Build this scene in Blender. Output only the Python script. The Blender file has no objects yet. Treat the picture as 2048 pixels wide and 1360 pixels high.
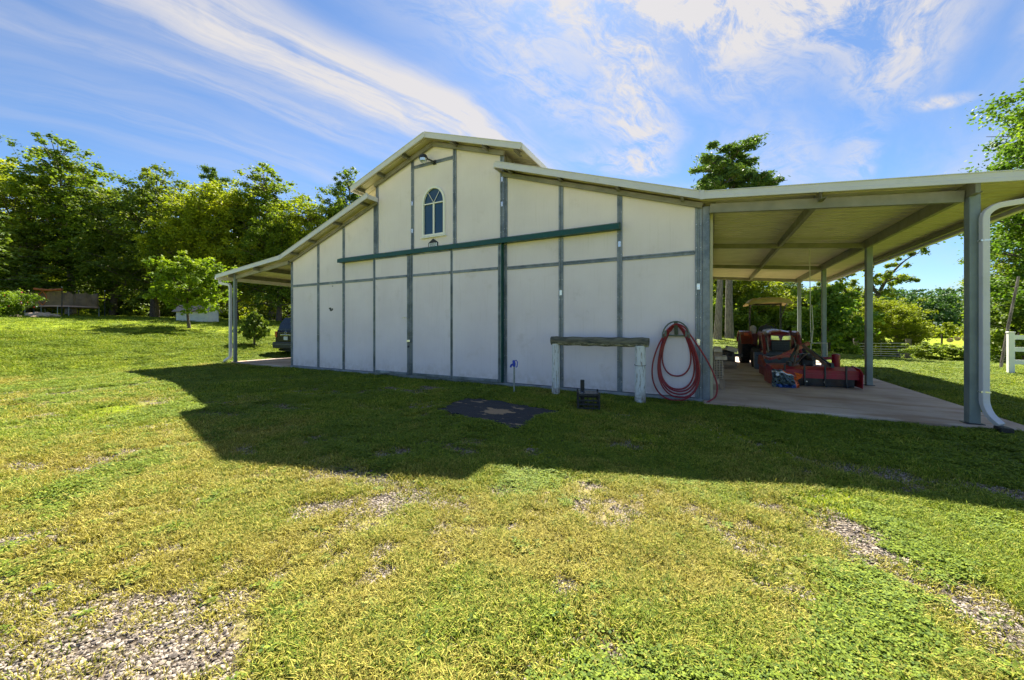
import bpy, bmesh, math, random
import numpy as np
from mathutils import Vector, Matrix
PI = math.pi
scn = bpy.context.scene
col = scn.collection

# ------------------------------------------------------------------ camera
CAMX, CAMY, CAMZ = 0.1133, -8.2393, 1.5
YAW = math.radians(27.936)
cd = bpy.data.cameras.new('camera')
cam = bpy.data.objects.new('camera', cd); col.objects.link(cam)
cam.location = (CAMX, CAMY, CAMZ); cam.rotation_euler = (PI/2, 0, YAW)
cd.sensor_width = 36.0; cd.lens = 743/2048*36
cd.shift_y = -(680-653)/2048
cd.clip_start = 0.05; cd.clip_end = 6000
scn.camera = cam

# ------------------------------------------------------------------ light, sky, exposure
scn.view_settings.view_transform = 'Standard'
scn.view_settings.look = 'None'
scn.view_settings.gamma = 1.0
scn.view_settings.use_curve_mapping = False
scn.view_settings.exposure = 2.10
SUN = Vector((-0.31, 0.84, 1.0)).normalized()
sl = bpy.data.lights.new('sun', 'SUN'); sl.energy = 4.0; sl.angle = math.radians(0.53); sl.color = (1.0, 0.93, 0.80)
so = bpy.data.objects.new('sun', sl); col.objects.link(so)
so.rotation_euler = SUN.to_track_quat('Z', 'Y').to_euler(); so.location = (-10, 20, 40)
SKY_STRENGTH = 0.055

class NT:
    """small node-tree helper"""
    def __init__(s, nt): s.nt = nt; s.N = nt.nodes; s.L = nt.links
    def n(s, t, **kw):
        x = s.N.new(t)
        for k, v in kw.items():
            if k.startswith('i_'): x.inputs[k[2:].replace('_', ' ')].default_value = v
            else: setattr(x, k, v)
        return x
    def l(s, a, b): s.L.new(a, b)
    def math(s, op, a, b=None, c=None, clamp=False):
        m = s.N.new('ShaderNodeMath'); m.operation = op; m.use_clamp = clamp
        for i, v in enumerate((a, b, c)):
            if v is None: continue
            if isinstance(v, (int, float)): m.inputs[i].default_value = v
            else: s.L.new(v, m.inputs[i])
        return m.outputs[0]
    def mix(s, fac, a, b, mode='MIX'):
        m = s.N.new('ShaderNodeMix'); m.data_type = 'RGBA'; m.blend_type = mode
        for i, v in ((0, fac), (6, a), (7, b)):
            if isinstance(v, (int, float)): m.inputs[i].default_value = v
            elif isinstance(v, tuple): m.inputs[i].default_value = v if len(v) == 4 else v + (1,)
            else: s.L.new(v, m.inputs[i])
        return m.outputs[2]
    def ramp(s, v, lo, hi, a=0.0, b=1.0, smooth=True):
        m = s.N.new('ShaderNodeMapRange'); m.interpolation_type = 'SMOOTHSTEP' if smooth else 'LINEAR'
        m.clamp = True if not smooth else m.clamp
        s.L.new(v, m.inputs[0]); m.inputs[1].default_value = lo; m.inputs[2].default_value = hi
        m.inputs[3].default_value = a; m.inputs[4].default_value = b
        return m.outputs[0]
    def noise(s, vec, scale, detail=4, rough=0.55, dist=0.0):
        m = s.N.new('ShaderNodeTexNoise'); m.inputs['Scale'].default_value = scale
        m.inputs['Detail'].default_value = detail; m.inputs['Roughness'].default_value = rough
        m.inputs['Distortion'].default_value = dist
        if vec is not None: s.L.new(vec, m.inputs['Vector'])
        return m.outputs[0]
    def mapping(s, vec, loc=(0,0,0), rot=(0,0,0), scale=(1,1,1), vt='POINT'):
        m = s.N.new('ShaderNodeMapping'); m.vector_type = vt
        s.L.new(vec, m.inputs[0]); m.inputs[1].default_value = loc; m.inputs[2].default_value = rot; m.inputs[3].default_value = scale
        return m.outputs[0]

def make_world():
    w = bpy.data.worlds.new('World'); scn.world = w; w.use_nodes = True
    T = NT(w.node_tree); T.N.clear()
    out = T.n('ShaderNodeOutputWorld'); bg = T.n('ShaderNodeBackground'); T.l(bg.outputs[0], out.inputs[0])
    sky = T.n('ShaderNodeTexSky', sky_type='NISHITA', sun_disc=False)
    sky.sun_elevation = math.asin(SUN.z); sky.sun_rotation = math.atan2(SUN.x, SUN.y)
    sky.altitude = 200; sky.air_density = 1.0; sky.dust_density = 0.25; sky.ozone_density = 2.2
    bg.inputs[1].default_value = SKY_STRENGTH
    tc = T.n('ShaderNodeTexCoord'); sep = T.n('ShaderNodeSeparateXYZ'); T.l(tc.outputs['Generated'], sep.inputs[0])
    z = T.math('ADD', T.math('MAXIMUM', sep.outputs[2], 0.0), 0.12)
    cmb = T.n('ShaderNodeCombineXYZ')
    T.l(T.math('DIVIDE', sep.outputs[0], z), cmb.inputs[0]); T.l(T.math('DIVIDE', sep.outputs[1], z), cmb.inputs[1])
    P = cmb.outputs[0]
    # warp so that cirrus fibres are curved
    wn = T.n('ShaderNodeTexNoise', noise_dimensions='3D'); wn.inputs['Scale'].default_value = 1.3; wn.inputs['Detail'].default_value = 3
    T.l(P, wn.inputs['Vector'])
    vm = T.n('ShaderNodeVectorMath', operation='MULTIPLY_ADD'); T.l(wn.outputs['Color'], vm.inputs[0]); vm.inputs[1].default_value = (0.34, 0.34, 0); T.l(P, vm.inputs[2])
    W = T.mapping(vm.outputs[0], loc=(-0.17, -0.17, 0))
    # cloud banks: centre x, y, half length, half width, angle, amount
    def bank(lst):
        tot = None
        for (cx, cy, a, b, ang, amt) in lst:
            q = T.mapping(W, loc=(cx, cy, 0), rot=(0, 0, math.radians(ang)), scale=(a, b, 1), vt='TEXTURE')
            ln = T.n('ShaderNodeVectorMath', operation='LENGTH'); T.l(q, ln.inputs[0])
            v = T.ramp(ln.outputs['Value'], 0.15, 1.25, amt, 0.0)
            tot = v if tot is None else T.math('ADD', tot, v)
        return tot
    A = bank([(-1.05, 0.84, 0.95, 0.20, 74, 0.88), (-1.34, 0.85, 0.95, 0.10, 72, 0.42), (-1.75, 0.8, 1.0, 0.13, 68, 0.25), (-0.78, 1.45, 0.7, 0.20, 76, 0.60), (-2.2, 1.6, 1.6, 0.25, 60, 0.25)])
    B = bank([(-0.18, 0.86, 0.60, 0.36, 20, 1.0), (-0.50, 1.22, 0.42, 0.15, 70, 0.6), (-0.24, 1.42, 0.48, 0.16, 88, 1.0), (-0.36, 1.75, 0.26, 0.12, 40, 0.8), (0.02, 1.25, 0.4, 0.2, 60, 0.7), (0.18, 1.12, 0.38, 0.20, 40, 0.85),
              (0.42, 1.42, 0.45, 0.17, 66, 0.85), (0.70, 1.35, 0.4, 0.07, 66, 0.4), (0.70, 1.78, 0.10, 0.05, 10, 0.95), (0.55, 2.15, 0.45, 0.08, 80, 0.45), (0.25, 2.0, 0.5, 0.2, 60, 0.4), (-0.1, 2.3, 0.8, 0.2, 20, 0.35),
              (0.3, 0.3, 0.8, 0.6, 30, 0.7), (1.6, 2.6, 1.0, 0.3, 30, 0.3), (2.2, -0.6, 1.2, 0.5, 40, 0.6), (-1.2, -1.4, 1.3, 0.5, 70, 0.6), (0.6, -1.6, 1.2, 0.4, 20, 0.6)])
    fa = T.noise(T.mapping(W, rot=(0, 0, math.radians(74)), scale=(1.9, 0.22, 1), vt='TEXTURE'), 1.6, 9, 0.62, 0.35)
    fb = T.noise(T.mapping(W, rot=(0, 0, math.radians(64)), scale=(0.75, 0.30, 1), vt='TEXTURE'), 1.7, 10, 0.66, 0.9)
    fine = T.noise(T.mapping(W, rot=(0, 0, math.radians(68)), scale=(0.6, 0.35, 1), vt='TEXTURE'), 4.5, 9, 0.72, 0.8)
    da = T.math('MULTIPLY', A, T.ramp(T.math('ADD', T.math('MULTIPLY', fa, 0.8), T.math('MULTIPLY', fine, 0.2)), 0.35, 0.62, 0.10, 1.15))
    db = T.math('MULTIPLY', B, T.ramp(T.math('ADD', T.math('MULTIPLY', fb, 0.55), T.math('MULTIPLY', fine, 0.45)), 0.39, 0.595, 0.03, 1.0))
    veil = T.ramp(T.noise(T.mapping(W, rot=(0,0,math.radians(70)), scale=(2.2,0.5,1), vt='TEXTURE'), 1.1, 6, 0.6), 0.40, 0.72, 0.02, 0.30)
    d = T.math('ADD', T.math('ADD', da, db), veil)
    d = T.math('MINIMUM', d, 0.92)
    # cloud brightness: whiter near the sun, from the sun direction itself
    dt = T.n('ShaderNodeVectorMath', operation='DOT_PRODUCT'); T.l(tc.outputs['Generated'], dt.inputs[0]); dt.inputs[1].default_value = SUN
    br = T.ramp(dt.outputs['Value'], 0.2, 1.0, 3.3, 3.6)
    cc = T.mix(T.ramp(dt.outputs['Value'], 0.1, 0.9), (0.86, 0.88, 1.0), (1.0, 0.955, 0.93))
    cs = T.n('ShaderNodeVectorMath', operation='SCALE'); T.l(cc, cs.inputs[0]); T.l(br, cs.inputs['Scale'])
    # horizon paling of the clear sky is left to the sky model; a multiply dims and cools it to balance the exposure
    base = T.mix(1.0, sky.outputs[0], (0.44, 0.57, 0.70), 'MULTIPLY')
    res = T.mix(d, base, cs.outputs[0])
    T.l(res, bg.inputs[0])
make_world()

# ------------------------------------------------------------------ helpers
rnd = random.Random(7)
def tag(o, label=None, cat=None, group=None, kind=None):
    if label: o['label'] = label
    if cat: o['category'] = cat
    if group: o['group'] = group
    if kind: o['kind'] = kind
    return o
def empty(name, loc=(0,0,0), rz=0, label=None, cat=None, group=None):
    o = bpy.data.objects.new(name, None); col.objects.link(o); o.location = loc; o.rotation_euler = (0,0,rz); o.empty_display_size = 0.2
    return tag(o, label, cat, group)
def copy_tree(o, parent=None):
    c = o.copy(); col.objects.link(c); c.parent = parent
    for ch in list(o.children): copy_tree(ch, c)
    return c

class MB:
    def __init__(s): s.v = []; s.f = []
    def add(s, vs, fs):
        o = len(s.v); s.v += [tuple(v) for v in vs]; s.f += [tuple(i+o for i in f) for f in fs]; return s
    def box(s, x0, x1, y0, y1, z0, z1):
        return s.add([(x0,y0,z0),(x1,y0,z0),(x1,y1,z0),(x0,y1,z0),(x0,y0,z1),(x1,y0,z1),(x1,y1,z1),(x0,y1,z1)],
                     [(0,3,2,1),(4,5,6,7),(0,1,5,4),(1,2,6,5),(2,3,7,6),(3,0,4,7)])
    def bar(s, p0, p1, w, h, up=(0,0,1)):
        return s.extr([(-w/2,-h/2),(w/2,-h/2),(w/2,h/2),(-w/2,h/2)], p0, p1, up)
    def extr(s, prof, p0, p1, up=(0,0,1)):
        p0 = Vector(p0); p1 = Vector(p1); d = (p1-p0).normalized(); u = Vector(up)
        side = d.cross(u).normalized(); u = side.cross(d).normalized()
        n = len(prof)
        vs = [p0+side*a+u*b for a, b in prof] + [p1+side*a+u*b for a, b in prof]
        fs = [(i, (i+1) % n, n+(i+1) % n, n+i) for i in range(n)] + [tuple(range(n-1, -1, -1)), tuple(range(n, 2*n))]
        return s.add(vs, fs)
    def prism(s, poly, a, b, axis='y'):
        n = len(poly)
        def mk(p, t):
            if axis == 'y': return (p[0], t, p[1])
            if axis == 'x': return (t, p[0], p[1])
            return (p[0], p[1], t)
        vs = [mk(p, a) for p in poly] + [mk(p, b) for p in poly]
        fs = [tuple(range(n)), tuple(range(2*n-1, n-1, -1))] + [(i, n+i, n+(i+1) % n, (i+1) % n) for i in range(n)]
        return s.add(vs, fs)
    def tube(s, pts, r, n=8, cap=True, ph=0.0):
        pts = [Vector(p) for p in pts]; rs = r if isinstance(r, (list, tuple)) else [r]*len(pts)
        o = len(s.v); N = len(pts); prev = None
        for i, p in enumerate(pts):
            d = (pts[min(i+1, N-1)]-pts[max(i-1, 0)]).normalized()
            if prev is None:
                a = Vector((0,0,1)) if abs(d.z) < 0.9 else Vector((1,0,0))
                side = d.cross(a).normalized()
            else:
                side = (prev - d*prev.dot(d)).normalized()
            prev = side; up = d.cross(side)
            for k in range(n):
                t = 2*PI*k/n+ph; s.v.append(tuple(p+(side*math.cos(t)+up*math.sin(t))*rs[i]))
        for i in range(N-1):
            for k in range(n):
                k2 = (k+1) % n
                s.f.append((o+i*n+k, o+(i+1)*n+k, o+(i+1)*n+k2, o+i*n+k2))
        if cap:
            s.f.append(tuple(o+k for k in range(n))); s.f.append(tuple(o+(N-1)*n+k for k in range(n-1, -1, -1)))
        return s
    def lathe(s, prof, center, axis='x', n=20, ang0=0):
        """prof: (radius, along)"""
        o = len(s.v); c = Vector(center)
        for (r, a) in prof:
            for k in range(n):
                t = 2*PI*k/n+ang0; u, v = r*math.cos(t), r*math.sin(t)
                p = {'x': (a, u, v), 'y': (u, a, v), 'z': (u, v, a)}[axis]
                s.v.append((c.x+p[0], c.y+p[1], c.z+p[2]))
        m = len(prof)
        for i in range(m-1):
            for k in range(n):
                k2 = (k+1) % n; s.f.append((o+i*n+k, o+(i+1)*n+k, o+(i+1)*n+k2, o+i*n+k2))
        s.f.append(tuple(o+k for k in range(n))); s.f.append(tuple(o+(m-1)*n+k for k in range(n-1, -1, -1)))
        return s
    def blob(s, c, r, seed=0, sub=1, amp=0.25, flat=1.0):
        bm = bmesh.new(); bmesh.ops.create_icosphere(bm, subdivisions=sub, radius=1)
        R = random.Random(seed)
        ph = [R.uniform(0, 6) for _ in range(6)]
        vs = []
        for v in bm.verts:
            k = 1+amp*(math.sin(v.co.x*2.3+ph[0])+math.sin(v.co.y*2.9+ph[1])+math.sin(v.co.z*2.5+ph[2]))*0.5+R.uniform(-amp, amp)*0.3
            rr = r if isinstance(r, (tuple, list)) else (r, r, r*flat)
            vs.append((c[0]+v.co.x*rr[0]*k, c[1]+v.co.y*rr[1]*k, c[2]+v.co.z*rr[2]*k))
        fs = [tuple(v.index for v in f.verts) for f in bm.faces]; bm.free()
        return s.add(vs, fs)
    def mesh(s, name, smooth=False, fix=True):
        m = bpy.data.meshes.new(name); m.from_pydata(s.v, [], s.f); m.update()
        if fix:
            bm = bmesh.new(); bm.from_mesh(m); bmesh.ops.recalc_face_normals(bm, faces=bm.faces); bm.to_mesh(m); bm.free()
        if smooth:
            m.polygons.foreach_set('use_smooth', [True]*len(m.polygons))
        return m
    def build(s, name, mat, parent=None, smooth=False, bevel=0, loc=None, rot=None, seg=1):
        m = s.mesh(name, smooth); m.materials.append(mat)
        o = bpy.data.objects.new(name, m); col.objects.link(o)
        if parent: o.parent = parent
        if loc: o.location = loc
        if rot: o.rotation_euler = rot
        if bevel:
            b = o.modifiers.new('bevel', 'BEVEL'); b.width = bevel; b.segments = seg; b.limit_method = 'ANGLE'; b.angle_limit = math.radians(35)
        if smooth:
            try: m.set_sharp_from_angle(angle=math.radians(38))
            except Exception: pass
        return o
def inst(name, mesh, parent=None, loc=(0,0,0), rot=(0,0,0), sc=(1,1,1)):
    o = bpy.data.objects.new(name, mesh); col.objects.link(o); o.location = loc; o.rotation_euler = rot; o.scale = sc
    if parent: o.parent = parent
    return o
def at(px, w):
    """ground position seen in direction px (of 2048) at depth w"""
    u = (px-1024)/743; c, s_ = math.cos(YAW), math.sin(YAW)
    x = CAMX+w*(u*c-s_); y = CAMY+w*(u*s_+c)
    return x, y

# ------------------------------------------------------------------ terrain shape
RX = np.array([-400, -80, -62, -52, -35, -29.5, -21.5, -19.5, -18.2, -17.0])
RZ = np.array([9.0, 3.4, 2.8, 2.45, 1.88, 1.40, 0.50, 0.20, 0.03, 0.0])
def gz(x, y):
    x = np.asarray(x, float); y = np.asarray(y, float)
    left = np.interp(x, RX, RZ)
    t = np.clip((x-2)/9, 0, 1); t = t*t*(3-2*t)
    yy = np.maximum(y-12.5, 0)
    right = -np.minimum(yy, 78)*0.056
    mid = np.minimum(yy*0.028, 1.2)
    lw = np.clip((-x-10)/10, 0, 1)
    return left + t*right + (1-t)*mid*(1-lw*0.8)
def g1(x, y): return float(gz(x, y))

# value noise in numpy
_rs = np.random.RandomState(3); _tab = _rs.rand(256, 256)
def vn(x, y, s, off=0):
    x = np.asarray(x)*s+off; y = np.asarray(y)*s+off*1.7
    xi = np.floor(x).astype(int); yi = np.floor(y).astype(int); fx = x-xi; fy = y-yi
    fx = fx*fx*(3-2*fx); fy = fy*fy*(3-2*fy)
    a = _tab[xi % 256, yi % 256]; b = _tab[(xi+1) % 256, yi % 256]; c = _tab[xi % 256, (yi+1) % 256]; d = _tab[(xi+1) % 256, (yi+1) % 256]
    return (a*(1-fx)+b*fx)*(1-fy)+(c*(1-fx)+d*fx)*fy
def fbm(x, y, s, off=0, o=4):
    t = 0; a = 0.5; n = 0
    for k in range(o):
        t = t+a*vn(x, y, s*2**k, off+k*13.7); n += a; a *= 0.55
    return t/n
# worn patches of gravel: x, y, half length, half width, angle (deg), strength
PATCH = []
def gp(px, py, a, b, ang, k=1.0):
    u = (px-1024)/743; v = -(py-653)/743; c, s_ = math.cos(YAW), math.sin(YAW); t = -1.5/v
    PATCH.append((CAMX+t*(u*c-s_), CAMY+t*(u*s_+c), a, b, ang, k))
for a in [(425,827,.75,.22,10,.9),(552,812,.45,.14,0,.8),(711,887,.2,.13,0,.8),(465,897,.25,.14,0,.8),(640,878,.3,.16,20,.8),(555,848,.35,.15,0,.55),(797,900,.25,.15,0,.8),
          (858,886,.18,.12,0,1),(910,897,.32,.17,-20,1),(945,884,.2,.12,0,.9),(719,946,.24,.15,0,.9),(734,815,.6,.2,0,.6),(836,784,.7,.2,0,.6),(613,954,.25,.15,0,.9),(660,1008,.35,.16,40,.9),
          (805,989,.26,.2,0,.95),(895,1008,.25,.16,0,.8),(859,985,.2,.1,0,.8),(1004,973,.16,.12,0,.7),(1389,1023,.13,.10,-50,.95),(1465,1072,.2,.11,-50,1),(1563,1018,.18,.12,0,.8),
          (1691,1070,.35,.18,-50,.95),(1742,1122,.22,.14,-50,.9),(1845,1140,.22,.08,-55,.9),(1930,1187,.24,.12,-50,1),(1957,1233,.2,.12,-60,1),(2024,1330,.2,.08,-60,.9),(1845,1218,.2,.06,-50,.7),
          (1190,1125,.12,.07,60,.7),(1113,1182,.12,.07,50,.95),(1159,1182,.1,.05,60,.9),(1195,1233,.08,.06,80,.85),(1215,1315,.16,.07,0,.8),(1150,1290,.08,.05,0,.6),(1768,947,.42,.2,-15,1),
          (1680,936,.3,.14,-10,.8),(1845,975,.3,.1,-20,.7),(2024,985,.3,.12,-20,.9),(1830,784,.45,.25,-80,.5),
          (90,1310,.62,.34,15,.9),(60,1180,.5,.2,20,.8),(250,1330,.35,.2,10,.9),(40,1080,.4,.2,10,.7),(60,930,.6,.13,10,.8),(190,1085,.2,.1,0,.6),(330,1215,.16,.07,20,.7),(180,1180,.35,.12,20,.7),
          (50,1012,.3,.1,0,.7),(150,940,.4,.12,5,.7),(50,796,.9,.16,105,1.0),(160,782,.9,.16,105,1.0),(265,769,.8,.15,100,1.0),(60,782,.8,.12,100,.8),(180,769,.8,.12,100,.7),(1175,818,.35,.25,0,.6),(1530,845,.3,.12,0,.5),(640,1060,.25,.1,40,.7),(580,1130,.15,.08,30,.6),
          (1330,1130,.12,.1,0,.5),(880,1300,.1,.08,0,.6),(300,1090,.2,.1,0,.5),(480,1180,.12,.08,0,.6),(900,1180,.12,.06,0,.4)]: gp(*a)
def ground_masks(x, y):
    x = np.asarray(x, float); y = np.asarray(y, float)
    n1 = fbm(x, y, 1.3, 5, 5); n2 = fbm(x, y, 6.0, 11, 3); n3 = fbm(x, y, 0.35, 2, 4)
    g = np.zeros_like(x)
    wx = x+(n1-.5)*0.35+(n2-.5)*0.22; wy = y+(fbm(x, y, 1.5, 40, 4)-.5)*0.35+(fbm(x, y, 6, 60, 3)-.5)*0.22
    for (cx, cy, a, b, ang, k) in PATCH:
        ca, sa = math.cos(math.radians(ang)), math.sin(math.radians(ang))
        dx, dy = wx-cx, wy-cy
        ea, eb = (1.1, 1.2) if a < .5 else (1.0, 1.0)
        d = np.sqrt(((dx*ca+dy*sa)/(a*ea))**2+((-dx*sa+dy*ca)/(b*eb))**2)
        g = np.maximum(g, k*np.clip((1.75-d)*.8, 0, 1))
    near = np.clip(1-(np.hypot(x-0, y+6)-9)/7, 0, 1)
    front = (y < -0.2)
    g = np.maximum(g, near*front*np.clip((n1*0.55+n2*0.45-0.555)*7, 0, .66))
    n4 = fbm(x, y, 17.0, 21, 2)
    g = np.clip(g*(0.40+1.0*n2+1.3*(n4-.3)), 0, .96)*.94
    # dryness: straw-yellow turf to the left and centre, greener on the right and in far lawns
    dry = 0.56+(n3-.5)*1.3+(n1-.5)*1.1+(fbm(x, y, 3.2, 51, 3)-.5)*.7
    dry = dry-np.clip((x-0.5)/3, 0, 1)*0.38*(y > -7.4)-np.clip((y+5.2)/2.5, 0, 1)*0.50-np.clip((-x-17.0)/2.5, 0, 1)*0.75  # near the barn the green of its shade is put into the turf
    dry = dry-0.4*np.exp(-(((x+2.2)/1.0)**2+((y+7.2)/0.8)**2))*0-np.clip((x-5)/2, 0, 1)*0.4-np.clip((y-6)/4, 0, 1)*0.4
    return np.clip(g, 0, 1), np.clip(dry, 0, 1)

# ------------------------------------------------------------------ materials
def new_mat(name):
    m = bpy.data.materials.new(name); m.use_nodes = True
    T = NT(m.node_tree); b = m.node_tree.nodes['Principled BSDF']
    return m, T, b
def pmat(name, c, rough=0.6, metal=0.0, var=0.12, scale=8.0, bump=0.0, bscale=60.0, coat=0.0, dirt=None, dirt_amt=0.5, dscale=3.0, spec=0.5):
    m, T, b = new_mat(name)
    tc = T.n('ShaderNodeTexCoord'); v = tc.outputs['Object']
    n = T.noise(v, scale, 5, 0.6)
    lo = tuple(max(0, x*(1-var)) for x in c); hi = tuple(min(1, x*(1+var)) for x in c)
    cc = T.mix(T.ramp(n, 0.3, 0.7), lo, hi)
    if dirt:
        dn = T.noise(v, dscale, 6, 0.65)
        cc = T.mix(T.ramp(dn, 0.5, 0.72, 0, dirt_amt), cc, dirt)
    T.l(cc, b.inputs['Base Color'])
    T.l(T.ramp(T.noise(v, scale*2.3, 4, 0.6), 0.3, 0.7, max(0.02, rough-0.08), min(1, rough+0.08)), b.inputs['Roughness'])
    b.inputs['Metallic'].default_value = metal; b.inputs['Coat Weight'].default_value = coat
    b.inputs['Specular IOR Level'].default_value = spec
    if bump:
        bp = T.n('ShaderNodeBump'); bp.inputs['Strength'].default_value = bump; bp.inputs['Distance'].default_value = 0.01
        T.l(T.noise(v, bscale, 5, 0.6), bp.inputs['Height']); T.l(bp.outputs[0], b.inputs['Normal'])
    return m

def wall_mat():
    m, T, b = new_mat('stucco_board')
    tc = T.n('ShaderNodeTexCoord'); v = tc.outputs['Object']
    c = T.mix(T.ramp(T.noise(v, 0.9, 5, 0.6), 0.3, 0.7), (0.72, 0.655, 0.695), (0.78, 0.715, 0.755))
    # vertical rain streaks and rust-brown weeping
    st = T.noise(T.mapping(v, scale=(7, 7, 0.35)), 3.0, 5, 0.6)
    c = T.mix(T.ramp(st, 0.52, 0.78, 0, 0.16), c, (0.40, 0.36, 0.29))
    sp = T.noise(v, 1.4, 6, 0.7)
    c = T.mix(T.ramp(sp, 0.56, 0.74, 0, 0.28), c, (0.42, 0.35, 0.29))
    sep = T.n('ShaderNodeSeparateXYZ'); T.l(v, sep.inputs[0])
    low = T.math('MULTIPLY', T.ramp(sep.outputs[2], 0.02, 0.55, 1, 0), T.ramp(T.noise(v, 6, 5, 0.7), 0.3, 0.7))
    c = T.mix(T.math('MULTIPLY', low, 0.5), c, (0.38, 0.30, 0.22))
    T.l(c, b.inputs['Base Color']); b.inputs['Roughness'].default_value = 0.85
    bp = T.n('ShaderNodeBump'); bp.inputs['Strength'].default_value = 0.25; bp.inputs['Distance'].default_value = 0.006
    T.l(T.noise(v, 90, 4, 0.7), bp.inputs['Height']); T.l(bp.outputs[0], b.inputs['Normal'])
    return m
def steel_mat():
    m, T, b = new_mat('galvanised_steel')
    tc = T.n('ShaderNodeTexCoord'); v = tc.outputs['Object']
    n = T.noise(v, 2.2, 6, 0.7); n2 = T.noise(v, 30, 3, 0.6)
    c = T.mix(T.ramp(n, 0.35, 0.62), (0.11, 0.135, 0.16), (0.24, 0.27, 0.31))
    c = T.mix(T.ramp(n2, 0.55, 0.8, 0, 0.35), c, (0.5, 0.55, 0.57))
    c = T.mix(T.ramp(T.noise(v, 1.1, 5, 0.7), 0.60, 0.72, 0, 0.5), c, (0.60, 0.66, 0.68))
    T.l(c, b.inputs['Base Color']); b.inputs['Metallic'].default_value = 0.35; T.l(T.ramp(n, 0.3, 0.7, 0.35, 0.6), b.inputs['Roughness'])
    return m
def glass_dark():
    m, T, b = new_mat('window_glass')
    b.inputs['Base Color'].default_value = (0.008, 0.05, 0.11, 1); b.inputs['Roughness'].default_value = 0.06; b.inputs['Specular IOR Level'].default_value = 0.5
    b.inputs['Coat Weight'].default_value = 0.2; b.inputs['Coat Roughness'].default_value = 0.03
    return m
def car_glass():
    m, T, b = new_mat('tinted_car_glass')
    b.inputs['Base Color'].default_value = (0.006, 0.008, 0.010, 1); b.inputs['Roughness'].default_value = 0.18; b.inputs['Specular IOR Level'].default_value = 0.3
    return m
def concrete_mat():
    m, T, b = new_mat('stained_concrete')
    tc = T.n('ShaderNodeTexCoord'); v = tc.outputs['Object']
    c = T.mix(T.ramp(T.noise(v, 0.8, 6, 0.6), 0.3, 0.7), (0.37, 0.27, 0.20), (0.56, 0.45, 0.36))
    s = T.noise(T.mapping(v, scale=(0.5, 2.2, 1)), 1.1, 7, 0.65, 0.6)
    c = T.mix(T.ramp(s, 0.48, 0.66, 0, 0.85), c, (0.30, 0.19, 0.115))
    r = T.noise(T.mapping(v, loc=(3, 1, 0)), 1.3, 4, 0.55)
    c = T.mix(T.ramp(r, 0.66, 0.78, 0, 0.8), c, (0.36, 0.17, 0.06))
    c = T.mix(T.ramp(T.noise(v, 45, 3, 0.7), 0.62, 0.75, 0, 0.5), c, (0.16, 0.13, 0.11))
    T.l(c, b.inputs['Base Color']); b.inputs['Roughness'].default_value = 0.75
    bp = T.n('ShaderNodeBump'); bp.inputs['Strength'].default_value = 0.3; bp.inputs['Distance'].default_value = 0.004
    T.l(T.noise(v, 70, 5, 0.7), bp.inputs['Height']); T.l(bp.outputs[0], b.inputs['Normal'])
    return m
M = {}
M['wall'] = wall_mat(); M['steel'] = steel_mat(); M['glass'] = glass_dark(); M['concrete'] = concrete_mat(); M['car_glass'] = car_glass()
M['cream'] = pmat('cream_painted_metal', (0.58, 0.54, 0.36), 0.5, 0.0, 0.08, 1.5, dirt=(0.32, 0.29, 0.18), dirt_amt=0.3, dscale=2.0)
M['white_metal'] = pmat('white_painted_trim', (0.62, 0.61, 0.66), 0.42, 0.0, 0.05, 2, dirt=(0.42, 0.42, 0.38), dirt_amt=0.35, dscale=4)
M['purlin'] = pmat('grey_purlin_steel', (0.20, 0.20, 0.15), 0.5, 0.2, 0.15, 3, dirt=(0.25, 0.22, 0.16), dirt_amt=0.4)
M['post'] = pmat('grey_green_post_steel', (0.20, 0.245, 0.25), 0.5, 0.2, 0.14, 3, dirt=(0.11, 0.13, 0.13), dirt_amt=0.4)
M['green'] = pmat('dark_green_rail_paint', (0.003, 0.065, 0.055), 0.5, 0, 0.15, 5, dirt=(0.008, 0.05, 0.045), dirt_amt=0.4)
M['foundation'] = pmat('foundation_concrete', (0.27, 0.29, 0.31), 0.85, 0, 0.2, 6, bump=0.3)
M['white_vinyl'] = pmat('white_vinyl', (0.80, 0.80, 0.78), 0.5, 0, 0.04, 3, dirt=(0.5, 0.5, 0.45), dirt_amt=0.2)
M['black'] = pmat('black_plastic', (0.015, 0.016, 0.018), 0.5, 0, 0.3, 10)
M['rubber'] = pmat('tyre_rubber', (0.022, 0.022, 0.022), 0.85, 0, 0.3, 12, dirt=(0.12, 0.09, 0.06), dirt_amt=0.5)
M['red'] = pmat('tractor_red_paint', (0.15, 0.006, 0.012), 0.35, 0, 0.15, 5, coat=0.3, dirt=(0.09, 0.035, 0.035), dirt_amt=0.5)
M['impl_red'] = pmat('implement_crimson_paint', (0.27, 0.003, 0.022), 0.4, 0, 0.14, 4, coat=0.2, dirt=(0.17, 0.02, 0.03), dirt_amt=0.4)
M['dark_red'] = pmat('faded_dark_red_paint', (0.20, 0.018, 0.022), 0.55, 0, 0.2, 4, dirt=(0.12, 0.07, 0.05), dirt_amt=0.6)
M['iron'] = pmat('dark_iron', (0.045, 0.05, 0.055), 0.5, 0.5, 0.3, 8, dirt=(0.12, 0.06, 0.035), dirt_amt=0.5)
M['rust'] = pmat('rusty_steel', (0.13, 0.075, 0.05), 0.75, 0.2, 0.3, 8)
M['bucket'] = pmat('slate_bucket_steel', (0.075, 0.09, 0.105), 0.5, 0.3, 0.25, 4, dirt=(0.11, 0.08, 0.06), dirt_amt=0.5)
M['canopy'] = pmat('tan_canopy_plastic', (0.50, 0.40, 0.13), 0.6, 0, 0.12, 4, dirt=(0.25, 0.18, 0.07), dirt_amt=0.4)
M['lamp_glass'] = pmat('headlamp_lens', (0.62, 0.66, 0.66), 0.08, 0.6, 0.3, 30)
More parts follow.
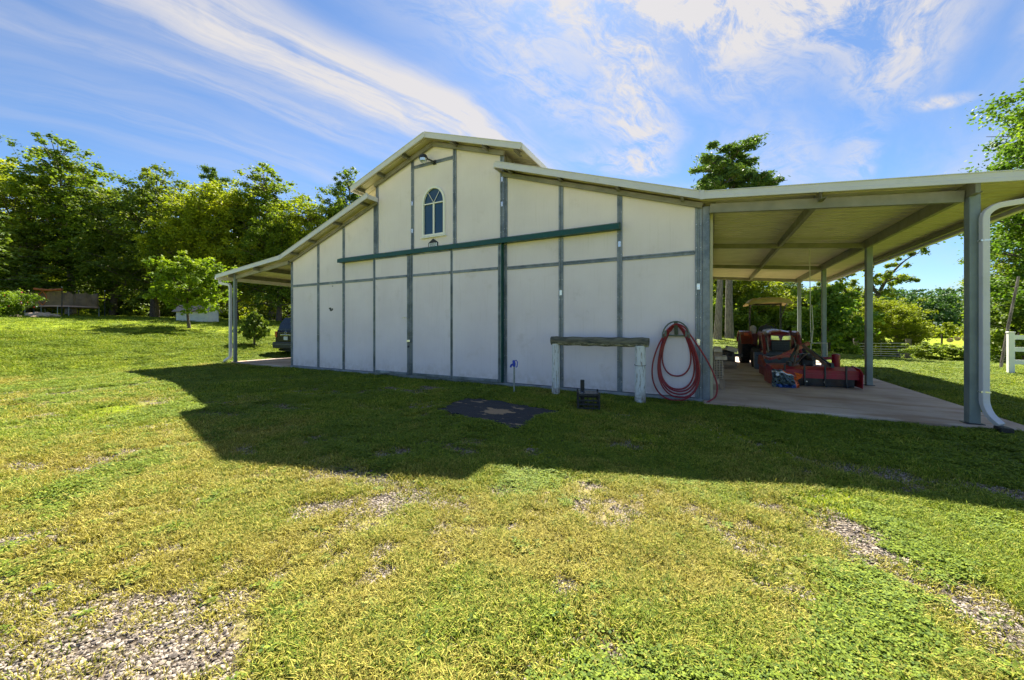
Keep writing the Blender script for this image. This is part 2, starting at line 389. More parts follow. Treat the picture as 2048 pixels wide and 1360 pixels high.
M['bright'] = pmat('bright_bolt_metal', (0.7, 0.7, 0.7), 0.3, 0.8, 0.1, 10)
M['hose'] = pmat('red_rubber_hose', (0.24, 0.012, 0.020), 0.45, 0, 0.15, 6, dirt=(0.17, 0.05, 0.05), dirt_amt=0.4)
M['hanger'] = pmat('grey_green_cast_hanger', (0.10, 0.125, 0.10), 0.6, 0.2, 0.2, 14)
M['blue'] = pmat('blue_hydrant_paint', (0.015, 0.05, 0.42), 0.4, 0, 0.15, 20)
M['pipe'] = pmat('galvanised_riser_pipe', (0.30, 0.33, 0.32), 0.5, 0.5, 0.15, 20)
M['lumber'] = pmat('weathered_lumber', (0.34, 0.25, 0.17), 0.8, 0, 0.25, 6, bump=0.4)
M['lumber_pale'] = pmat('pale_lumber', (0.52, 0.42, 0.30), 0.8, 0, 0.2, 6, bump=0.4)
M['orange'] = pmat('orange_print_plastic', (0.75, 0.12, 0.015), 0.4, 0, 0.1, 10)
M['bluebag'] = pmat('blue_print_plastic', (0.012, 0.06, 0.25), 0.35, 0, 0.2, 10)
M['greybag'] = pmat('grey_pattern_plastic', (0.07, 0.11, 0.13), 0.35, 0, 0.55, 22)
M['whitebag'] = pmat('white_print_plastic', (0.65, 0.70, 0.75), 0.35, 0, 0.1, 10)
M['rope'] = pmat('off_white_strap', (0.62, 0.60, 0.50), 0.8, 0, 0.1, 10)
M['rock'] = pmat('tan_fieldstone', (0.42, 0.32, 0.22), 0.85, 0, 0.35, 4, bump=0.6, bscale=12)
M['shed_wall'] = pmat('pale_shed_siding', (0.66, 0.66, 0.60), 0.7, 0, 0.08, 4)
M['shed_roof'] = pmat('tan_shed_shingle', (0.30, 0.245, 0.20), 0.85, 0, 0.2, 12)
M['orange_pad'] = pmat('faded_orange_padding', (0.62, 0.17, 0.04), 0.6, 0, 0.25, 3)
M['pink_pad'] = pmat('faded_pink_padding', (0.55, 0.36, 0.30), 0.6, 0, 0.15, 3)
M['hay'] = pmat('hay', (0.34, 0.24, 0.13), 0.95, 0, 0.3, 8)
M['car'] = pmat('black_car_paint', (0.006, 0.007, 0.009), 0.3, 0.0, 0.2, 2, coat=0.12, spec=0.2)
M['chrome'] = pmat('chrome', (0.75, 0.75, 0.77), 0.1, 1.0, 0.05, 3)
M['tail'] = pmat('tail_light_red', (0.35, 0.01, 0.01), 0.15, 0, 0.1, 3, coat=0.6)
M['plate'] = pmat('licence_plate', (0.55, 0.58, 0.62), 0.4, 0, 0.1, 30)
M['bucketp'] = pmat('canvas_sack', (0.42, 0.40, 0.36), 0.9, 0, 0.15, 12)

def oldpaint_mat():
    m, T, b = new_mat('peeling_white_paint_on_wood')
    tc = T.n('ShaderNodeTexCoord'); v = tc.outputs['Object']
    c = T.mix(T.ramp(T.noise(T.mapping(v, scale=(6, 6, 0.8)), 5, 6, 0.7), 0.52, 0.62), (0.66, 0.68, 0.68), (0.30, 0.27, 0.23))
    sep = T.n('ShaderNodeSeparateXYZ'); T.l(v, sep.inputs[0])
    low = T.math('MULTIPLY', T.ramp(sep.outputs[2], 0.02, 0.35, 1, 0), T.ramp(T.noise(v, 9, 5, 0.7), 0.35, 0.6))
    c = T.mix(T.math('MULTIPLY', low, 0.8), c, (0.16, 0.11, 0.07))
    T.l(c, b.inputs['Base Color']); b.inputs['Roughness'].default_value = 0.8
    bp = T.n('ShaderNodeBump'); bp.inputs['Strength'].default_value = 0.5; bp.inputs['Distance'].default_value = 0.01
    T.l(T.noise(T.mapping(v, scale=(6, 6, 0.8)), 5, 6, 0.7), bp.inputs['Height']); T.l(bp.outputs[0], b.inputs['Normal'])
    return m
def log_mat():
    m, T, b = new_mat('weathered_rail_log')
    tc = T.n('ShaderNodeTexCoord'); v = tc.outputs['Object']
    q = T.mapping(v, scale=(0.9, 6, 6))
    c = T.mix(T.ramp(T.noise(q, 4, 7, 0.7), 0.35, 0.6), (0.045, 0.05, 0.04), (0.17, 0.16, 0.11))
    sep = T.n('ShaderNodeSeparateXYZ'); T.l(v, sep.inputs[0])
    f = T.math('MULTIPLY', T.ramp(T.noise(T.mapping(v, scale=(1.4, 5, 5), loc=(2,0,0)), 7, 5, 0.7), 0.50, 0.56), T.ramp(sep.outputs[2], -0.02, -0.06))
    c = T.mix(f, c, (0.50, 0.48, 0.36))
    T.l(c, b.inputs['Base Color']); b.inputs['Roughness'].default_value = 0.9
    bp = T.n('ShaderNodeBump'); bp.inputs['Strength'].default_value = 0.7; bp.inputs['Distance'].default_value = 0.012
    T.l(T.noise(q, 6, 7, 0.7), bp.inputs['Height']); T.l(bp.outputs[0], b.inputs['Normal'])
    return m
def bark_mat(name, a, b_):
    m, T, b = new_mat(name)
    tc = T.n('ShaderNodeTexCoord'); v = tc.outputs['Object']; q = T.mapping(v, scale=(5, 5, 0.9))
    n = T.noise(q, 3, 6, 0.7)
    T.l(T.mix(T.ramp(n, 0.35, 0.65), a, b_), b.inputs['Base Color']); b.inputs['Roughness'].default_value = 0.95
    bp = T.n('ShaderNodeBump'); bp.inputs['Strength'].default_value = 0.8; bp.inputs['Distance'].default_value = 0.04
    T.l(n, bp.inputs['Height']); T.l(bp.outputs[0], b.inputs['Normal'])
    return m
M['oldpaint'] = oldpaint_mat(); M['log'] = log_mat()
M['bark'] = bark_mat('brown_bark', (0.055, 0.042, 0.032), (0.15, 0.12, 0.095))
M['bark_grey'] = bark_mat('grey_pine_bark', (0.10, 0.085, 0.075), (0.26, 0.22, 0.20))

def leaf_mat(name, a, b_, c, trans=0.38, tint=(1.0, 1.0, 0.45)):
    """a, b_, c: dark, middle, light leaf colours, chosen per leaf and by a slow noise through the crown"""
    m = bpy.data.materials.new(name); m.use_nodes = True; T = NT(m.node_tree); T.N.clear()
    out = T.n('ShaderNodeOutputMaterial'); at_ = T.n('ShaderNodeAttribute', attribute_name='leafvar')
    tc = T.n('ShaderNodeTexCoord'); oi = T.n('ShaderNodeObjectInfo')
    n = T.noise(tc.outputs['Object'], 0.45, 3, 0.6)
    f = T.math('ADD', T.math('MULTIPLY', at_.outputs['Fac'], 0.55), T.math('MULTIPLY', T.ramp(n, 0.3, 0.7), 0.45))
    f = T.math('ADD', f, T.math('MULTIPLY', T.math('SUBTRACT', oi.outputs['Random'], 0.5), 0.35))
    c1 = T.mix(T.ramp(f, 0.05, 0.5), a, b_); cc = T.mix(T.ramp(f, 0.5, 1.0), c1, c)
    d = T.n('ShaderNodeBsdfPrincipled'); T.l(cc, d.inputs['Base Color']); d.inputs['Roughness'].default_value = 0.6; d.inputs['Specular IOR Level'].default_value = 0.25
    tr = T.n('ShaderNodeBsdfTranslucent'); T.l(T.mix(1.0, cc, tint, 'MULTIPLY'), tr.inputs[0])
    mx = T.n('ShaderNodeMixShader'); mx.inputs[0].default_value = trans; T.l(d.outputs[0], mx.inputs[1]); T.l(tr.outputs[0], mx.inputs[2])
    T.l(mx.outputs[0], out.inputs[0])
    return m
L = {}
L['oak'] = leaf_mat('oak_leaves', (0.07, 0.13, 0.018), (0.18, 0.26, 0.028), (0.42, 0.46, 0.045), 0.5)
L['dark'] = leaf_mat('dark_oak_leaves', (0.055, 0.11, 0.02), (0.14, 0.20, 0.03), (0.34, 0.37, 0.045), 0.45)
L['yellow'] = leaf_mat('yellow_green_leaves', (0.13, 0.19, 0.016), (0.31, 0.37, 0.024), (0.56, 0.56, 0.035), 0.5)
L['fresh'] = leaf_mat('fresh_green_leaves', (0.07, 0.14, 0.014), (0.17, 0.27, 0.020), (0.35, 0.44, 0.035), 0.5)
L['needle'] = leaf_mat('pine_needles', (0.045, 0.10, 0.028), (0.11, 0.19, 0.04), (0.24, 0.34, 0.055), 0.4)
L['hemlock'] = leaf_mat('hemlock_needles', (0.06, 0.115, 0.018), (0.15, 0.22, 0.028), (0.33, 0.38, 0.045), 0.4)
L['far'] = leaf_mat('far_wood_leaves', (0.04, 0.10, 0.035), (0.075, 0.16, 0.045), (0.16, 0.25, 0.06), 0.3)
L['big'] = leaf_mat('large_glossy_leaves', (0.055, 0.12, 0.016), (0.13, 0.24, 0.027), (0.35, 0.48, 0.055), 0.45)

def ground_mat():
    m, T, b = new_mat('lawn_and_gravel')
    tc = T.n('ShaderNodeTexCoord'); v = tc.outputs['Object']
    ga = T.n('ShaderNodeAttribute', attribute_name='gravel').outputs['Fac']; da = T.n('ShaderNodeAttribute', attribute_name='dry').outputs['Fac']
    fine = T.noise(v, 22, 6, 0.75); mid = T.noise(v, 3.5, 6, 0.65); big = T.noise(v, 0.25, 5, 0.6)
    green = T.mix(T.ramp(mid, 0.3, 0.7), (0.16, 0.225, 0.006), (0.25, 0.315, 0.010))
    green = T.mix(T.ramp(big, 0.3, 0.7, 0, 0.5), green, (0.30, 0.34, 0.008))
    straw = T.mix(T.ramp(mid, 0.3, 0.7), (0.20, 0.155, 0.07), (0.36, 0.30, 0.14))
    c = T.mix(T.ramp(T.math('ADD', T.math('MULTIPLY', da, 0.7), T.math('MULTIPLY', fine, 0.3)), 0.25, 0.75), green, straw)
    c = T.mix(T.ramp(fine, 0.28, 0.55, 0.5, 0.0), c, (0.04, 0.045, 0.012))
    # gravel bed
    vo = T.n('ShaderNodeTexVoronoi', feature='F1'); vo.inputs['Scale'].default_value = 38; T.l(v, vo.inputs['Vector'])
    sepc = T.n('ShaderNodeSeparateColor'); T.l(vo.outputs['Color'], sepc.inputs[0])
    st = T.mix(sepc.outputs[0], (0.17, 0.135, 0.10), (0.42, 0.35, 0.26))
    st = T.mix(T.ramp(vo.outputs['Distance'], 0.35, 0.6), st, (0.09, 0.07, 0.05))
    gm = T.ramp(T.math('ADD', ga, T.math('MULTIPLY', T.math('SUBTRACT', fine, 0.5), 0.5)), 0.28, 0.5)
    c = T.mix(gm, c, st)
    T.l(c, b.inputs['Base Color']); b.inputs['Roughness'].default_value = 0.95; b.inputs['Specular IOR Level'].default_value = 0.15
    h = T.math('ADD', T.math('MULTIPLY', fine, 1.0), T.math('MULTIPLY', T.math('MULTIPLY', vo.outputs['Distance'], gm), -0.8))
    h = T.math('ADD', h, T.noise(v, 7, 6, 0.7))
    bp = T.n('ShaderNodeBump'); bp.inputs['Strength'].default_value = 0.9; bp.inputs['Distance'].default_value = 0.035
    T.l(h, bp.inputs['Height']); T.l(bp.outputs[0], b.inputs['Normal'])
    return m
M['ground'] = ground_mat()

def grass_mat():
    m = bpy.data.materials.new('grass_blades'); m.use_nodes = True; T = NT(m.node_tree); T.N.clear()
    out = T.n('ShaderNodeOutputMaterial')
    dry = T.n('ShaderNodeAttribute', attribute_name='dryness', attribute_type='INSTANCER').outputs['Fac']
    rn = T.n('ShaderNodeAttribute', attribute_name='leafvar').outputs['Fac']
    green = T.mix(rn, (0.04, 0.095, 0.014), (0.34, 0.43, 0.030))
    straw = T.mix(rn, (0.12, 0.10, 0.018), (0.56, 0.49, 0.105))
    f = T.math('ADD', T.math('MULTIPLY', dry, 1.0), T.math('MULTIPLY', T.math('SUBTRACT', rn, 0.5), 0.7))
    cc = T.mix(T.ramp(f, 0.15, 0.95), green, straw)
    d = T.n('ShaderNodeBsdfPrincipled'); T.l(cc, d.inputs['Base Color']); d.inputs['Roughness'].default_value = 0.7; d.inputs['Specular IOR Level'].default_value = 0.2
    tr = T.n('ShaderNodeBsdfTranslucent'); T.l(T.mix(1.0, cc, (1.0, 1.0, 0.5), 'MULTIPLY'), tr.inputs[0])
    mx = T.n('ShaderNodeMixShader'); mx.inputs[0].default_value = 0.26; T.l(d.outputs[0], mx.inputs[1]); T.l(tr.outputs[0], mx.inputs[2])
    T.l(mx.outputs[0], out.inputs[0])
    return m
def pebble_mat():
    m, T, b = new_mat('limestone_gravel')
    r = T.n('ShaderNodeAttribute', attribute_name='dryness', attribute_type='INSTANCER').outputs['Fac']
    tc = T.n('ShaderNodeTexCoord')
    c = T.mix(T.ramp(r, 0.1, 1.0), (0.07, 0.06, 0.055), (0.44, 0.38, 0.31))
    c = T.mix(T.ramp(T.noise(tc.outputs['Object'], 2.0, 4, 0.7), 0.4, 0.7, 0, 0.5), c, (0.26, 0.19, 0.13))
    T.l(c, b.inputs['Base Color']); b.inputs['Roughness'].default_value = 0.85
    return m
M['grass'] = grass_mat(); M['pebble'] = pebble_mat()

# ------------------------------------------------------------------ ground sheet
def build_ground():
    n = 620
    u = np.linspace(-1, 1, n); k = 10.2
    off = np.sinh(u*k)/math.sinh(k)*2600
    # keep near spacing about 8 cm
    X = CAMX-3+off+u*26; Y = CAMY+4+off+u*26
    xx, yy = np.meshgrid(X, Y, indexing='xy')
    zz = gz(xx, yy)
    r = np.hypot(xx-CAMX, yy-CAMY)
    g, dry = ground_masks(xx, yy)
    amp = np.clip(1-(r-20)/20, 0, 1)*0.03
    zz = zz+(fbm(xx, yy, 0.8, 3, 4)-0.62)*amp*1.3-g*0.012*(r < 30)+(fbm(xx, yy, 0.05, 9, 3)-.5)*np.clip((r-40)/100, 0, 1)*2.0
    # never above the slabs
    ins = (xx > -18.4) & (xx < 5.2) & (yy > -0.7) & (yy < 13.4)
    zz = np.where(ins, np.minimum(zz, -0.012), zz)
    co = np.stack([xx, yy, zz], -1).reshape(-1, 3)
    idx = np.arange(n*n).reshape(n, n)
    q = np.stack([idx[:-1, :-1], idx[:-1, 1:], idx[1:, 1:], idx[1:, :-1]], -1).reshape(-1, 4)
    m = bpy.data.meshes.new('ground')
    m.vertices.add(n*n); m.vertices.foreach_set('co', co.ravel().astype(np.float32))
    m.loops.add(q.size); m.loops.foreach_set('vertex_index', q.ravel().astype(np.int32))
    m.polygons.add(len(q)); m.polygons.foreach_set('loop_start', np.arange(0, q.size, 4, dtype=np.int32))
    m.update(); m.validate()
    m.polygons.foreach_set('use_smooth', np.ones(len(m.polygons), bool))
    for nm, a in (('gravel', g), ('dry', dry)):
        at_ = m.attributes.new(nm, 'FLOAT', 'POINT'); at_.data.foreach_set('value', a.ravel().astype(np.float32))
    m.materials.append(M['ground'])
    o = bpy.data.objects.new('ground', m); col.objects.link(o); tag(o, kind='structure')
build_ground()

def raw_mesh(name, co, faces_n, mat, var=None, smooth=False):
    """co: (F, n, 3) polygons not sharing vertices"""
    F, n, _ = co.shape
    m = bpy.data.meshes.new(name)
    m.vertices.add(F*n); m.vertices.foreach_set('co', co.reshape(-1).astype(np.float32))
    m.loops.add(F*n); m.loops.foreach_set('vertex_index', np.arange(F*n, dtype=np.int32))
    m.polygons.add(F); m.polygons.foreach_set('loop_start', np.arange(0, F*n, n, dtype=np.int32))
    m.update()
    if var is not None:
        a = m.attributes.new('leafvar', 'FLOAT', 'FACE'); a.data.foreach_set('value', var.astype(np.float32))
    m.materials.append(mat)
    return m

# ------------------------------------------------------------------ grass and gravel (stuff)
def tuft_mesh(seed, nb, h, spread, wid, lean, clover=False):
    R = np.random.RandomState(seed); polys = []; var = []
    for k in range(nb):
        a = R.rand()*2*PI; r = spread*math.sqrt(R.rand()); bx, by = r*math.cos(a), r*math.sin(a)
        d = R.rand()*2*PI; hh = h*R.uniform(.45, 1.15); ln = lean*R.uniform(.3, 1.3)*hh; w = wid*R.uniform(.7, 1.3)
        dx, dy = math.cos(d), math.sin(d); sx, sy = -dy*w/2, dx*w/2
        if clover:
            c = np.array([bx+dx*ln*.6, by+dy*ln*.6, hh*.8]); t = R.uniform(-.35, .35, 2)
            for q in range(3):
                e = d+q*2.094; ex, ey = math.cos(e), math.sin(e); L_ = w*2.4
                polys.append([c, c+np.array([ex*L_*.6-ey*w*.8, ey*L_*.6+ex*w*.8, t[0]*L_*.5]), c+np.array([ex*L_, ey*L_, t[1]*L_*.5]), c+np.array([ex*L_*.6+ey*w*.8, ey*L_*.6-ex*w*.8, -t[0]*L_*.5])])
                var.append(R.rand()*.8)
        else:
            b = np.array([bx, by, -0.005]); m1 = b+np.array([dx*ln*.4, dy*ln*.4, hh*.6]); t = b+np.array([dx*ln, dy*ln, hh*R.uniform(.75, 1)])
            s = np.array([sx, sy, 0]); v = R.rand()
            polys.append([b-s, b+s, m1+s*.8, m1-s*.8]); polys.append([m1-s*.8, m1+s*.8, t+s*.12, t-s*.12]); var += [v, min(1, v+.15)]
    return raw_mesh('tuft', np.array(polys), 4, M['grass'], np.array(var))
def scatter(name, pts, rot, scl, idx, dryv, meshes, label, cat):
    m = bpy.data.meshes.new(name); m.vertices.add(len(pts)); m.vertices.foreach_set('co', pts.ravel().astype(np.float32))
    def attr(nm, tp, data, key='value'):
        a = m.attributes.new(nm, tp, 'POINT'); a.data.foreach_set(key, data)
    attr('rotv', 'FLOAT_VECTOR', rot.ravel().astype(np.float32), 'vector')
    attr('sclv', 'FLOAT_VECTOR', scl.ravel().astype(np.float32), 'vector')
    attr('pick', 'INT', idx.astype(np.int32)); attr('dryness', 'FLOAT', dryv.astype(np.float32))
    o = bpy.data.objects.new(name, m); col.objects.link(o)
    ng = bpy.data.node_groups.new(name+'_nodes', 'GeometryNodeTree')
    ng.interface.new_socket('Geometry', in_out='INPUT', socket_type='NodeSocketGeometry'); ng.interface.new_socket('Geometry', in_out='OUTPUT', socket_type='NodeSocketGeometry')
    N = ng.nodes; Lk = ng.links
    gi = N.new('NodeGroupInput'); go = N.new('NodeGroupOutput'); ip = N.new('GeometryNodeInstanceOnPoints'); g2i = N.new('GeometryNodeGeometryToInstance')
    for k, me in enumerate(reversed(meshes)):
        ob = bpy.data.objects.new(name+'_piece', me)
        oi = N.new('GeometryNodeObjectInfo'); oi.inputs['Object'].default_value = ob; Lk.new(oi.outputs['Geometry'], g2i.inputs[0])
    def named(nm, tp):
        a = N.new('GeometryNodeInputNamedAttribute'); a.data_type = tp; a.inputs['Name'].default_value = nm
        return a.outputs['Attribute']
    Lk.new(gi.outputs[0], ip.inputs['Points']); Lk.new(g2i.outputs[0], ip.inputs['Instance']); ip.inputs['Pick Instance'].default_value = True
    Lk.new(named('pick', 'INT'), ip.inputs['Instance Index']); Lk.new(named('rotv', 'FLOAT_VECTOR'), ip.inputs['Rotation']); Lk.new(named('sclv', 'FLOAT_VECTOR'), ip.inputs['Scale'])
    Lk.new(ip.outputs[0], go.inputs[0])
    md = o.modifiers.new('scatter', 'NODES'); md.node_group = ng
    return tag(o, label, cat, kind='stuff')

def on_ground_z(x, y):
    r = np.hypot(x-CAMX, y-CAMY); g, _ = ground_masks(x, y)
    amp = np.clip(1-(r-20)/20, 0, 1)*0.03
    return gz(x, y)+(fbm(x, y, 0.8, 3, 4)-0.62)*amp*1.3-g*0.012
def free_area(x, y):
    slab = (x > -17.35) & (x < 4.25) & (y > -0.32) & (y < 13)
    slab2 = (x > -13.5) & (x < 0.05) & (y > -0.06) & (y < 12.5)
    mat_ = in_mat(x, y)
    return ~(slab & ((x > 0) | (x < -13.4)) | slab2 | mat_)
MATP = [(-4.25, -3.0), (-2.36, -3.4), (-2.24, -2.02), (-4.36, -1.75)]
def in_mat(x, y, m=0.0):
    ins = np.ones(np.shape(x), bool); n = 4
    for i in range(4):
        x0, y0 = MATP[i]; x1, y1 = MATP[(i+1) % 4]
        L_ = math.hypot(x1-x0, y1-y0)
        d = ((x1-x0)*(y-y0)-(y1-y0)*(x-x0))/L_
        ins &= d+(fbm(x, y, 5, 70, 3)-.5)*.25 > m
    return ins
def build_grass():
    R = np.random.RandomState(11)
    meshes = [tuft_mesh(k, 18, .046, .07, .0052, 1.0) for k in range(5)] + [tuft_mesh(20+k, 15, .028, .08, .0075, .6, True) for k in range(2)] + [tuft_mesh(30, 9, .085, .05, .006, .8), tuft_mesh(31, 11, .030, .045, .011, .9, True)]
    N = 430000
    # radial density falls with distance, tuft size grows
    rr = np.concatenate([1.0+8*R.rand(int(N*.52))**0.85, 9+20*R.rand(int(N*.36))**.9, 29+40*R.rand(int(N*.12))])
    th = math.pi/2+YAW+R.uniform(-1.03, 1.03, len(rr))
    x = CAMX+rr*np.cos(th); y = CAMY+rr*np.sin(th)
    g, dry = ground_masks(x, y)
    n2 = fbm(x, y, 2.2, 90, 4)
    thin = np.clip((fbm(x, y, 1.9, 64, 4)-.47)*5, 0, 1)*(y < -1.5)*np.clip(1-(rr-10)/4, 0, 1)
    keep = free_area(x, y) & (R.rand(len(x)) > g*1.03) & (R.rand(len(x)) > .86*thin) & ~((x > -13.4) & (x < 0) & (y > 0) & (y < 12.2))
    keep &= ~((y > -3.3) & (y < 0) & (x > -13) & (x < 0) & (R.rand(len(x)) < .12))
    x, y, dry, rr, n2, g = (a[keep] for a in (x, y, dry, rr, n2, g))
    z = on_ground_z(x, y)
    s = (0.72+0.5*R.rand(len(x)))*(0.82+np.clip((rr-3)/9, 0, 4.5)*0.62)*(0.75+0.55*n2)
    tall = np.clip((fbm(x, y, 1.1, 33, 3)-.5)*2, 0, 1)
    sz = s*(0.8+0.5*tall)*np.where(rr > 12, .72, 1)
    edge = (y > -0.25) & (y < 0)
    cl = (fbm(x, y, 0.9, 77, 4)+.35*(fbm(x, y, 5, 87, 2)-.5) > 0.50+0.22*dry) & (R.rand(len(x)) < .8)
    idx = np.where(cl, 5+R.randint(0, 2, len(x)), R.randint(0, 5, len(x))); q_ = R.rand(len(x)); idx = np.where(q_ < .04, 7, np.where((q_ > .988) & (rr < 14), 8, idx))
    dv = np.clip(dry+R.normal(0, .26, len(x))-np.where(cl | (idx == 8), .45, 0)+g*.3, 0, 1)
    rot = np.stack([R.normal(0, .12, len(x)), R.normal(0, .12, len(x)), R.rand(len(x))*6.28], -1)
    scatter('grass', np.stack([x, y, z], -1), rot, np.stack([s, s, sz], -1), idx, dv, meshes, 'short patchy grass and clover covering the yard in front of the barn', 'grass')
    # gravel
    peb = []
    for k in range(7):
        b = MB(); b.blob((0,0,0), (1.0, .75+.1*(k % 3), .5), seed=k, sub=1, amp=.3); me = b.mesh('pebble'); me.materials.append(M['pebble']); peb.append(me)
    N = 420000
    rr = np.concatenate([1.0+7*R.rand(int(N*.75))**.9, 8+9*R.rand(int(N*.25))]); th = math.pi/2+YAW+R.uniform(-1.03, 1.03, len(rr))
    x = CAMX+rr*np.cos(th); y = CAMY+rr*np.sin(th); g, dry = ground_masks(x, y)
    keep = free_area(x, y) & (g*1.15+(fbm(x, y, 14, 8, 2)-.5)*.7 > .22+.85*R.rand(len(x))) | (free_area(x, y) & (R.rand(len(x)) < .045) & (y < -1))
    x, y, g, rr = x[keep], y[keep], g[keep], rr[keep]
    s = .0054*(1+1.5*R.rand(len(x))**3)*(1+np.clip((rr-4)/8, 0, 1)*.8)
    big = np.exp(-((x+4.2)/1.5)**2)*np.exp(-((y+7.2)/1.2)**2); s = s*(1+.30*big)
    z = on_ground_z(x, y)+s*.25
    rot = np.stack([R.normal(0, .3, len(x)), R.normal(0, .3, len(x)), R.rand(len(x))*6.28], -1)
    scatter('gravel', np.stack([x, y, z], -1), rot, np.stack([s]*3, -1), R.randint(0, 7, len(x)), R.rand(len(x))*1.0, peb, 'loose grey and tan gravel showing through worn spots in the yard', 'gravel')
build_grass()

# ------------------------------------------------------------------ barn
BL, BR, BD = -13.4, 0.0, 12.1
ML, MR = -9.02, -4.5
SL = 1/3.0
def low_z(x):   # wall top under the lower roofs
    d = -x if x > -6.7 else x-BL
    return 3.90+d*SL*0.985
def mon_z(x): return 6.62-abs(x+6.75)*SL
barn = empty('barn', (0, 0, 0), 0, 'large white panelled steel barn with a raised centre roof, arched window and side carports', 'barn')

def strip(p0, p1, w=0.10, name='steel_strip', parent=barn, proud=0.022, mat='steel'):
    """galvanised double-ridged cover strip on the front wall plane y = p.y"""
    h = w/2
    prof = [(-h, 0), (-h, -proud), (-h*.35, -proud), (-h*.22, -proud*.3), (h*.22, -proud*.3), (h*.35, -proud), (h, -proud), (h, 0)]
    p0 = Vector(p0); p1 = Vector(p1); b = MB()
    b.extr([(a, -c) for a, c in prof], p0, p1, (0, -1, 0))
    return b.build(name, M[mat], parent)
SCREWS = MB()
# foundation strip
MB().box(BL-.02, BR+.02, -0.045, BD, -0.1, 0.075).build('foundation', M['foundation'], barn)
def panel(poly, y0=0.0, y1=0.1, parent=barn, name='wall_panel'):
    return MB().prism(poly, y0, y1).build(name, M['wall'], parent)
cols_x = [BL, -11.85, -10.54, -9.05]
GZ = 2.97
for i in range(3):
    a, b = cols_x[i]+.02, cols_x[i+1]-.02
    panel([(a, .09), (b, .09), (b, GZ-.02), (a, GZ-.02)])
    if i < 2: panel([(a, GZ+.02), (b, GZ+.02), (b, low_z(b)), (a, low_z(a))])
    else: panel([(a, GZ+.02), (b, GZ+.02), (b, low_z(b)), (a, low_z(a))])
rx = [-4.51, -2.95, -1.6, 0.0]
for i in range(3):
    a, b = rx[i]+.02, rx[i+1]-(.02 if i < 2 else 0)
    panel([(a, .09), (b, .09), (b, GZ-.02), (a, GZ-.02)])
    panel([(a, GZ+.02), (b, GZ+.02), (b, low_z(b)), (a, low_z(a))])
ux = [-9.02, -7.54, -6.02, -4.5]
for i in range(3):
    a, b = ux[i]+.02, ux[i+1]-.02
    if i == 1:
        # two pieces round the arched opening and the one above the diagonal strip
        cx, hw, zb, zs = -6.75, .37, 4.09, 4.98
        arc = [(cx+hw*math.cos(t), zs+hw*1.18*math.sin(t)) for t in np.linspace(0, PI, 17)]
        hole = [(cx+hw, zb)]+arc+[(cx-hw, zb)]
        half = len(arc)//2
        top = mon_z(cx)
        right = [(cx, 3.6), (b, 3.6), (b, mon_z(b)), (cx, top)] + [arc[half]] + arc[:half][::-1] + [(cx+hw, zb), (cx, zb)]
        left = [(cx, 3.6), (cx, zb), (cx-hw, zb)] + arc[half:][::-1] + [(cx, top), (a, mon_z(a)), (a, 3.6)]
        panel(right); panel(left)
    else:
        poly = [(a, 3.6), (b, 3.6), (b, mon_z(b)), (a, mon_z(a))]
        panel(poly)
MB().prism([(BL+.1, .08), (-.1, .08), (-.1, low_z(-.1)-.03), (-4.5, low_z(-4.5)-.03), (-4.52, 5.80), (-6.75, 6.55), (-9.0, 5.80), (-9.02, low_z(-9.02)-.03), (BL+.1, low_z(BL+.1)-.03)], .103, .14).build('dark_backing', M['iron'], barn)  # added dark sheet that stops sun leaking through panel gaps and darkens them
# vertical strips
for x in (-11.85, -10.54):
    strip((x, 0, .08), (x, 0, low_z(x)))
strip((BL+.05, 0, .08), (BL+.05, 0, low_z(BL)), .09)
strip((-9.10, 0, .08), (-9.10, 0, low_z(-9.1)), .08)
for x in (-2.95, -1.6):
    strip((x, 0, .08), (x, 0, low_z(x)), .11)
strip((BR-.07, 0, .0), (BR-.07, 0, 3.9), .12); strip((-4.42, 0, 3.6), (-4.42, 0, low_z(-4.42)), .075)
for x, w in ((-7.54, .10), (-6.02, .11)): strip((x, 0, 3.6), (x, 0, mon_z(x)-.02), w)
strip((-8.99, 0, 3.6), (-8.99, 0, mon_z(-8.99)-.02), .10); strip((-4.53, 0, 3.6), (-4.53, 0, mon_z(-4.53)-.02), .12)
strip((-4.44, 0, .08), (-4.44, 0, 3.58), .09)
# horizontal girts
for a, b in ((BL+.10, -11.91), (-11.79, -10.60), (-10.48, -9.15)): strip((a, -.001, GZ), (b, -.001, GZ), .085)
for a, b in ((-4.38, -3.01), (-2.89, -1.66), (-1.54, -.14)): strip((a, -.001, GZ), (b, -.001, GZ), .085)
strip((-7.48, -.001, 6.13), (-6.08, -.001, 6.13), .09)
strip((-7.0, -.028, 0.045), (-4.52, -.028, .045), .05, 'door_sill'); 
# gable rakes seen under the roof edge
for s_ in (-1, 1):
    MB().bar((-6.75, -.06, 6.63), (-6.75+s_*2.30, -.06, 6.63-2.30*SL), .06, .11, (0, 0, 1)).build('rake_beam', M['purlin'], barn)
MB().bar((-4.5, -.05, low_z(-4.5)-.03), (0, -.05, low_z(0)-.03), .05, .10).build('rake_beam', M['purlin'], barn)
MB().bar((-8.95, -.05, low_z(-8.95)-.03), (BL, -.05, low_z(BL)-.03), .05, .10).build('rake_beam', M['purlin'], barn)
for x in (-11.85, -10.54, -2.95, -1.6, BL+.05, -9.10, -.07, -4.42):
    for k in range(9):
        z = .3+k*.46
        if z < low_z(x)-.1:
            for dx in (-.036, .036): SCREWS.lathe([(.007, -.030), (.009, -.026), (.009, -.021)], (x+dx, 0, z), 'y', 6)
for x in (-7.54, -6.02, -4.53):
    for k in range(6):
        for dx in (-.036, .036): SCREWS.lathe([(.007, -.030), (.009, -.026), (.009, -.021)], (x+dx, 0, 3.9+k*.42), 'y', 6)
sc_ = SCREWS.build('screw_heads', M['bright'], barn); sc_['kind'] = 'stuff'
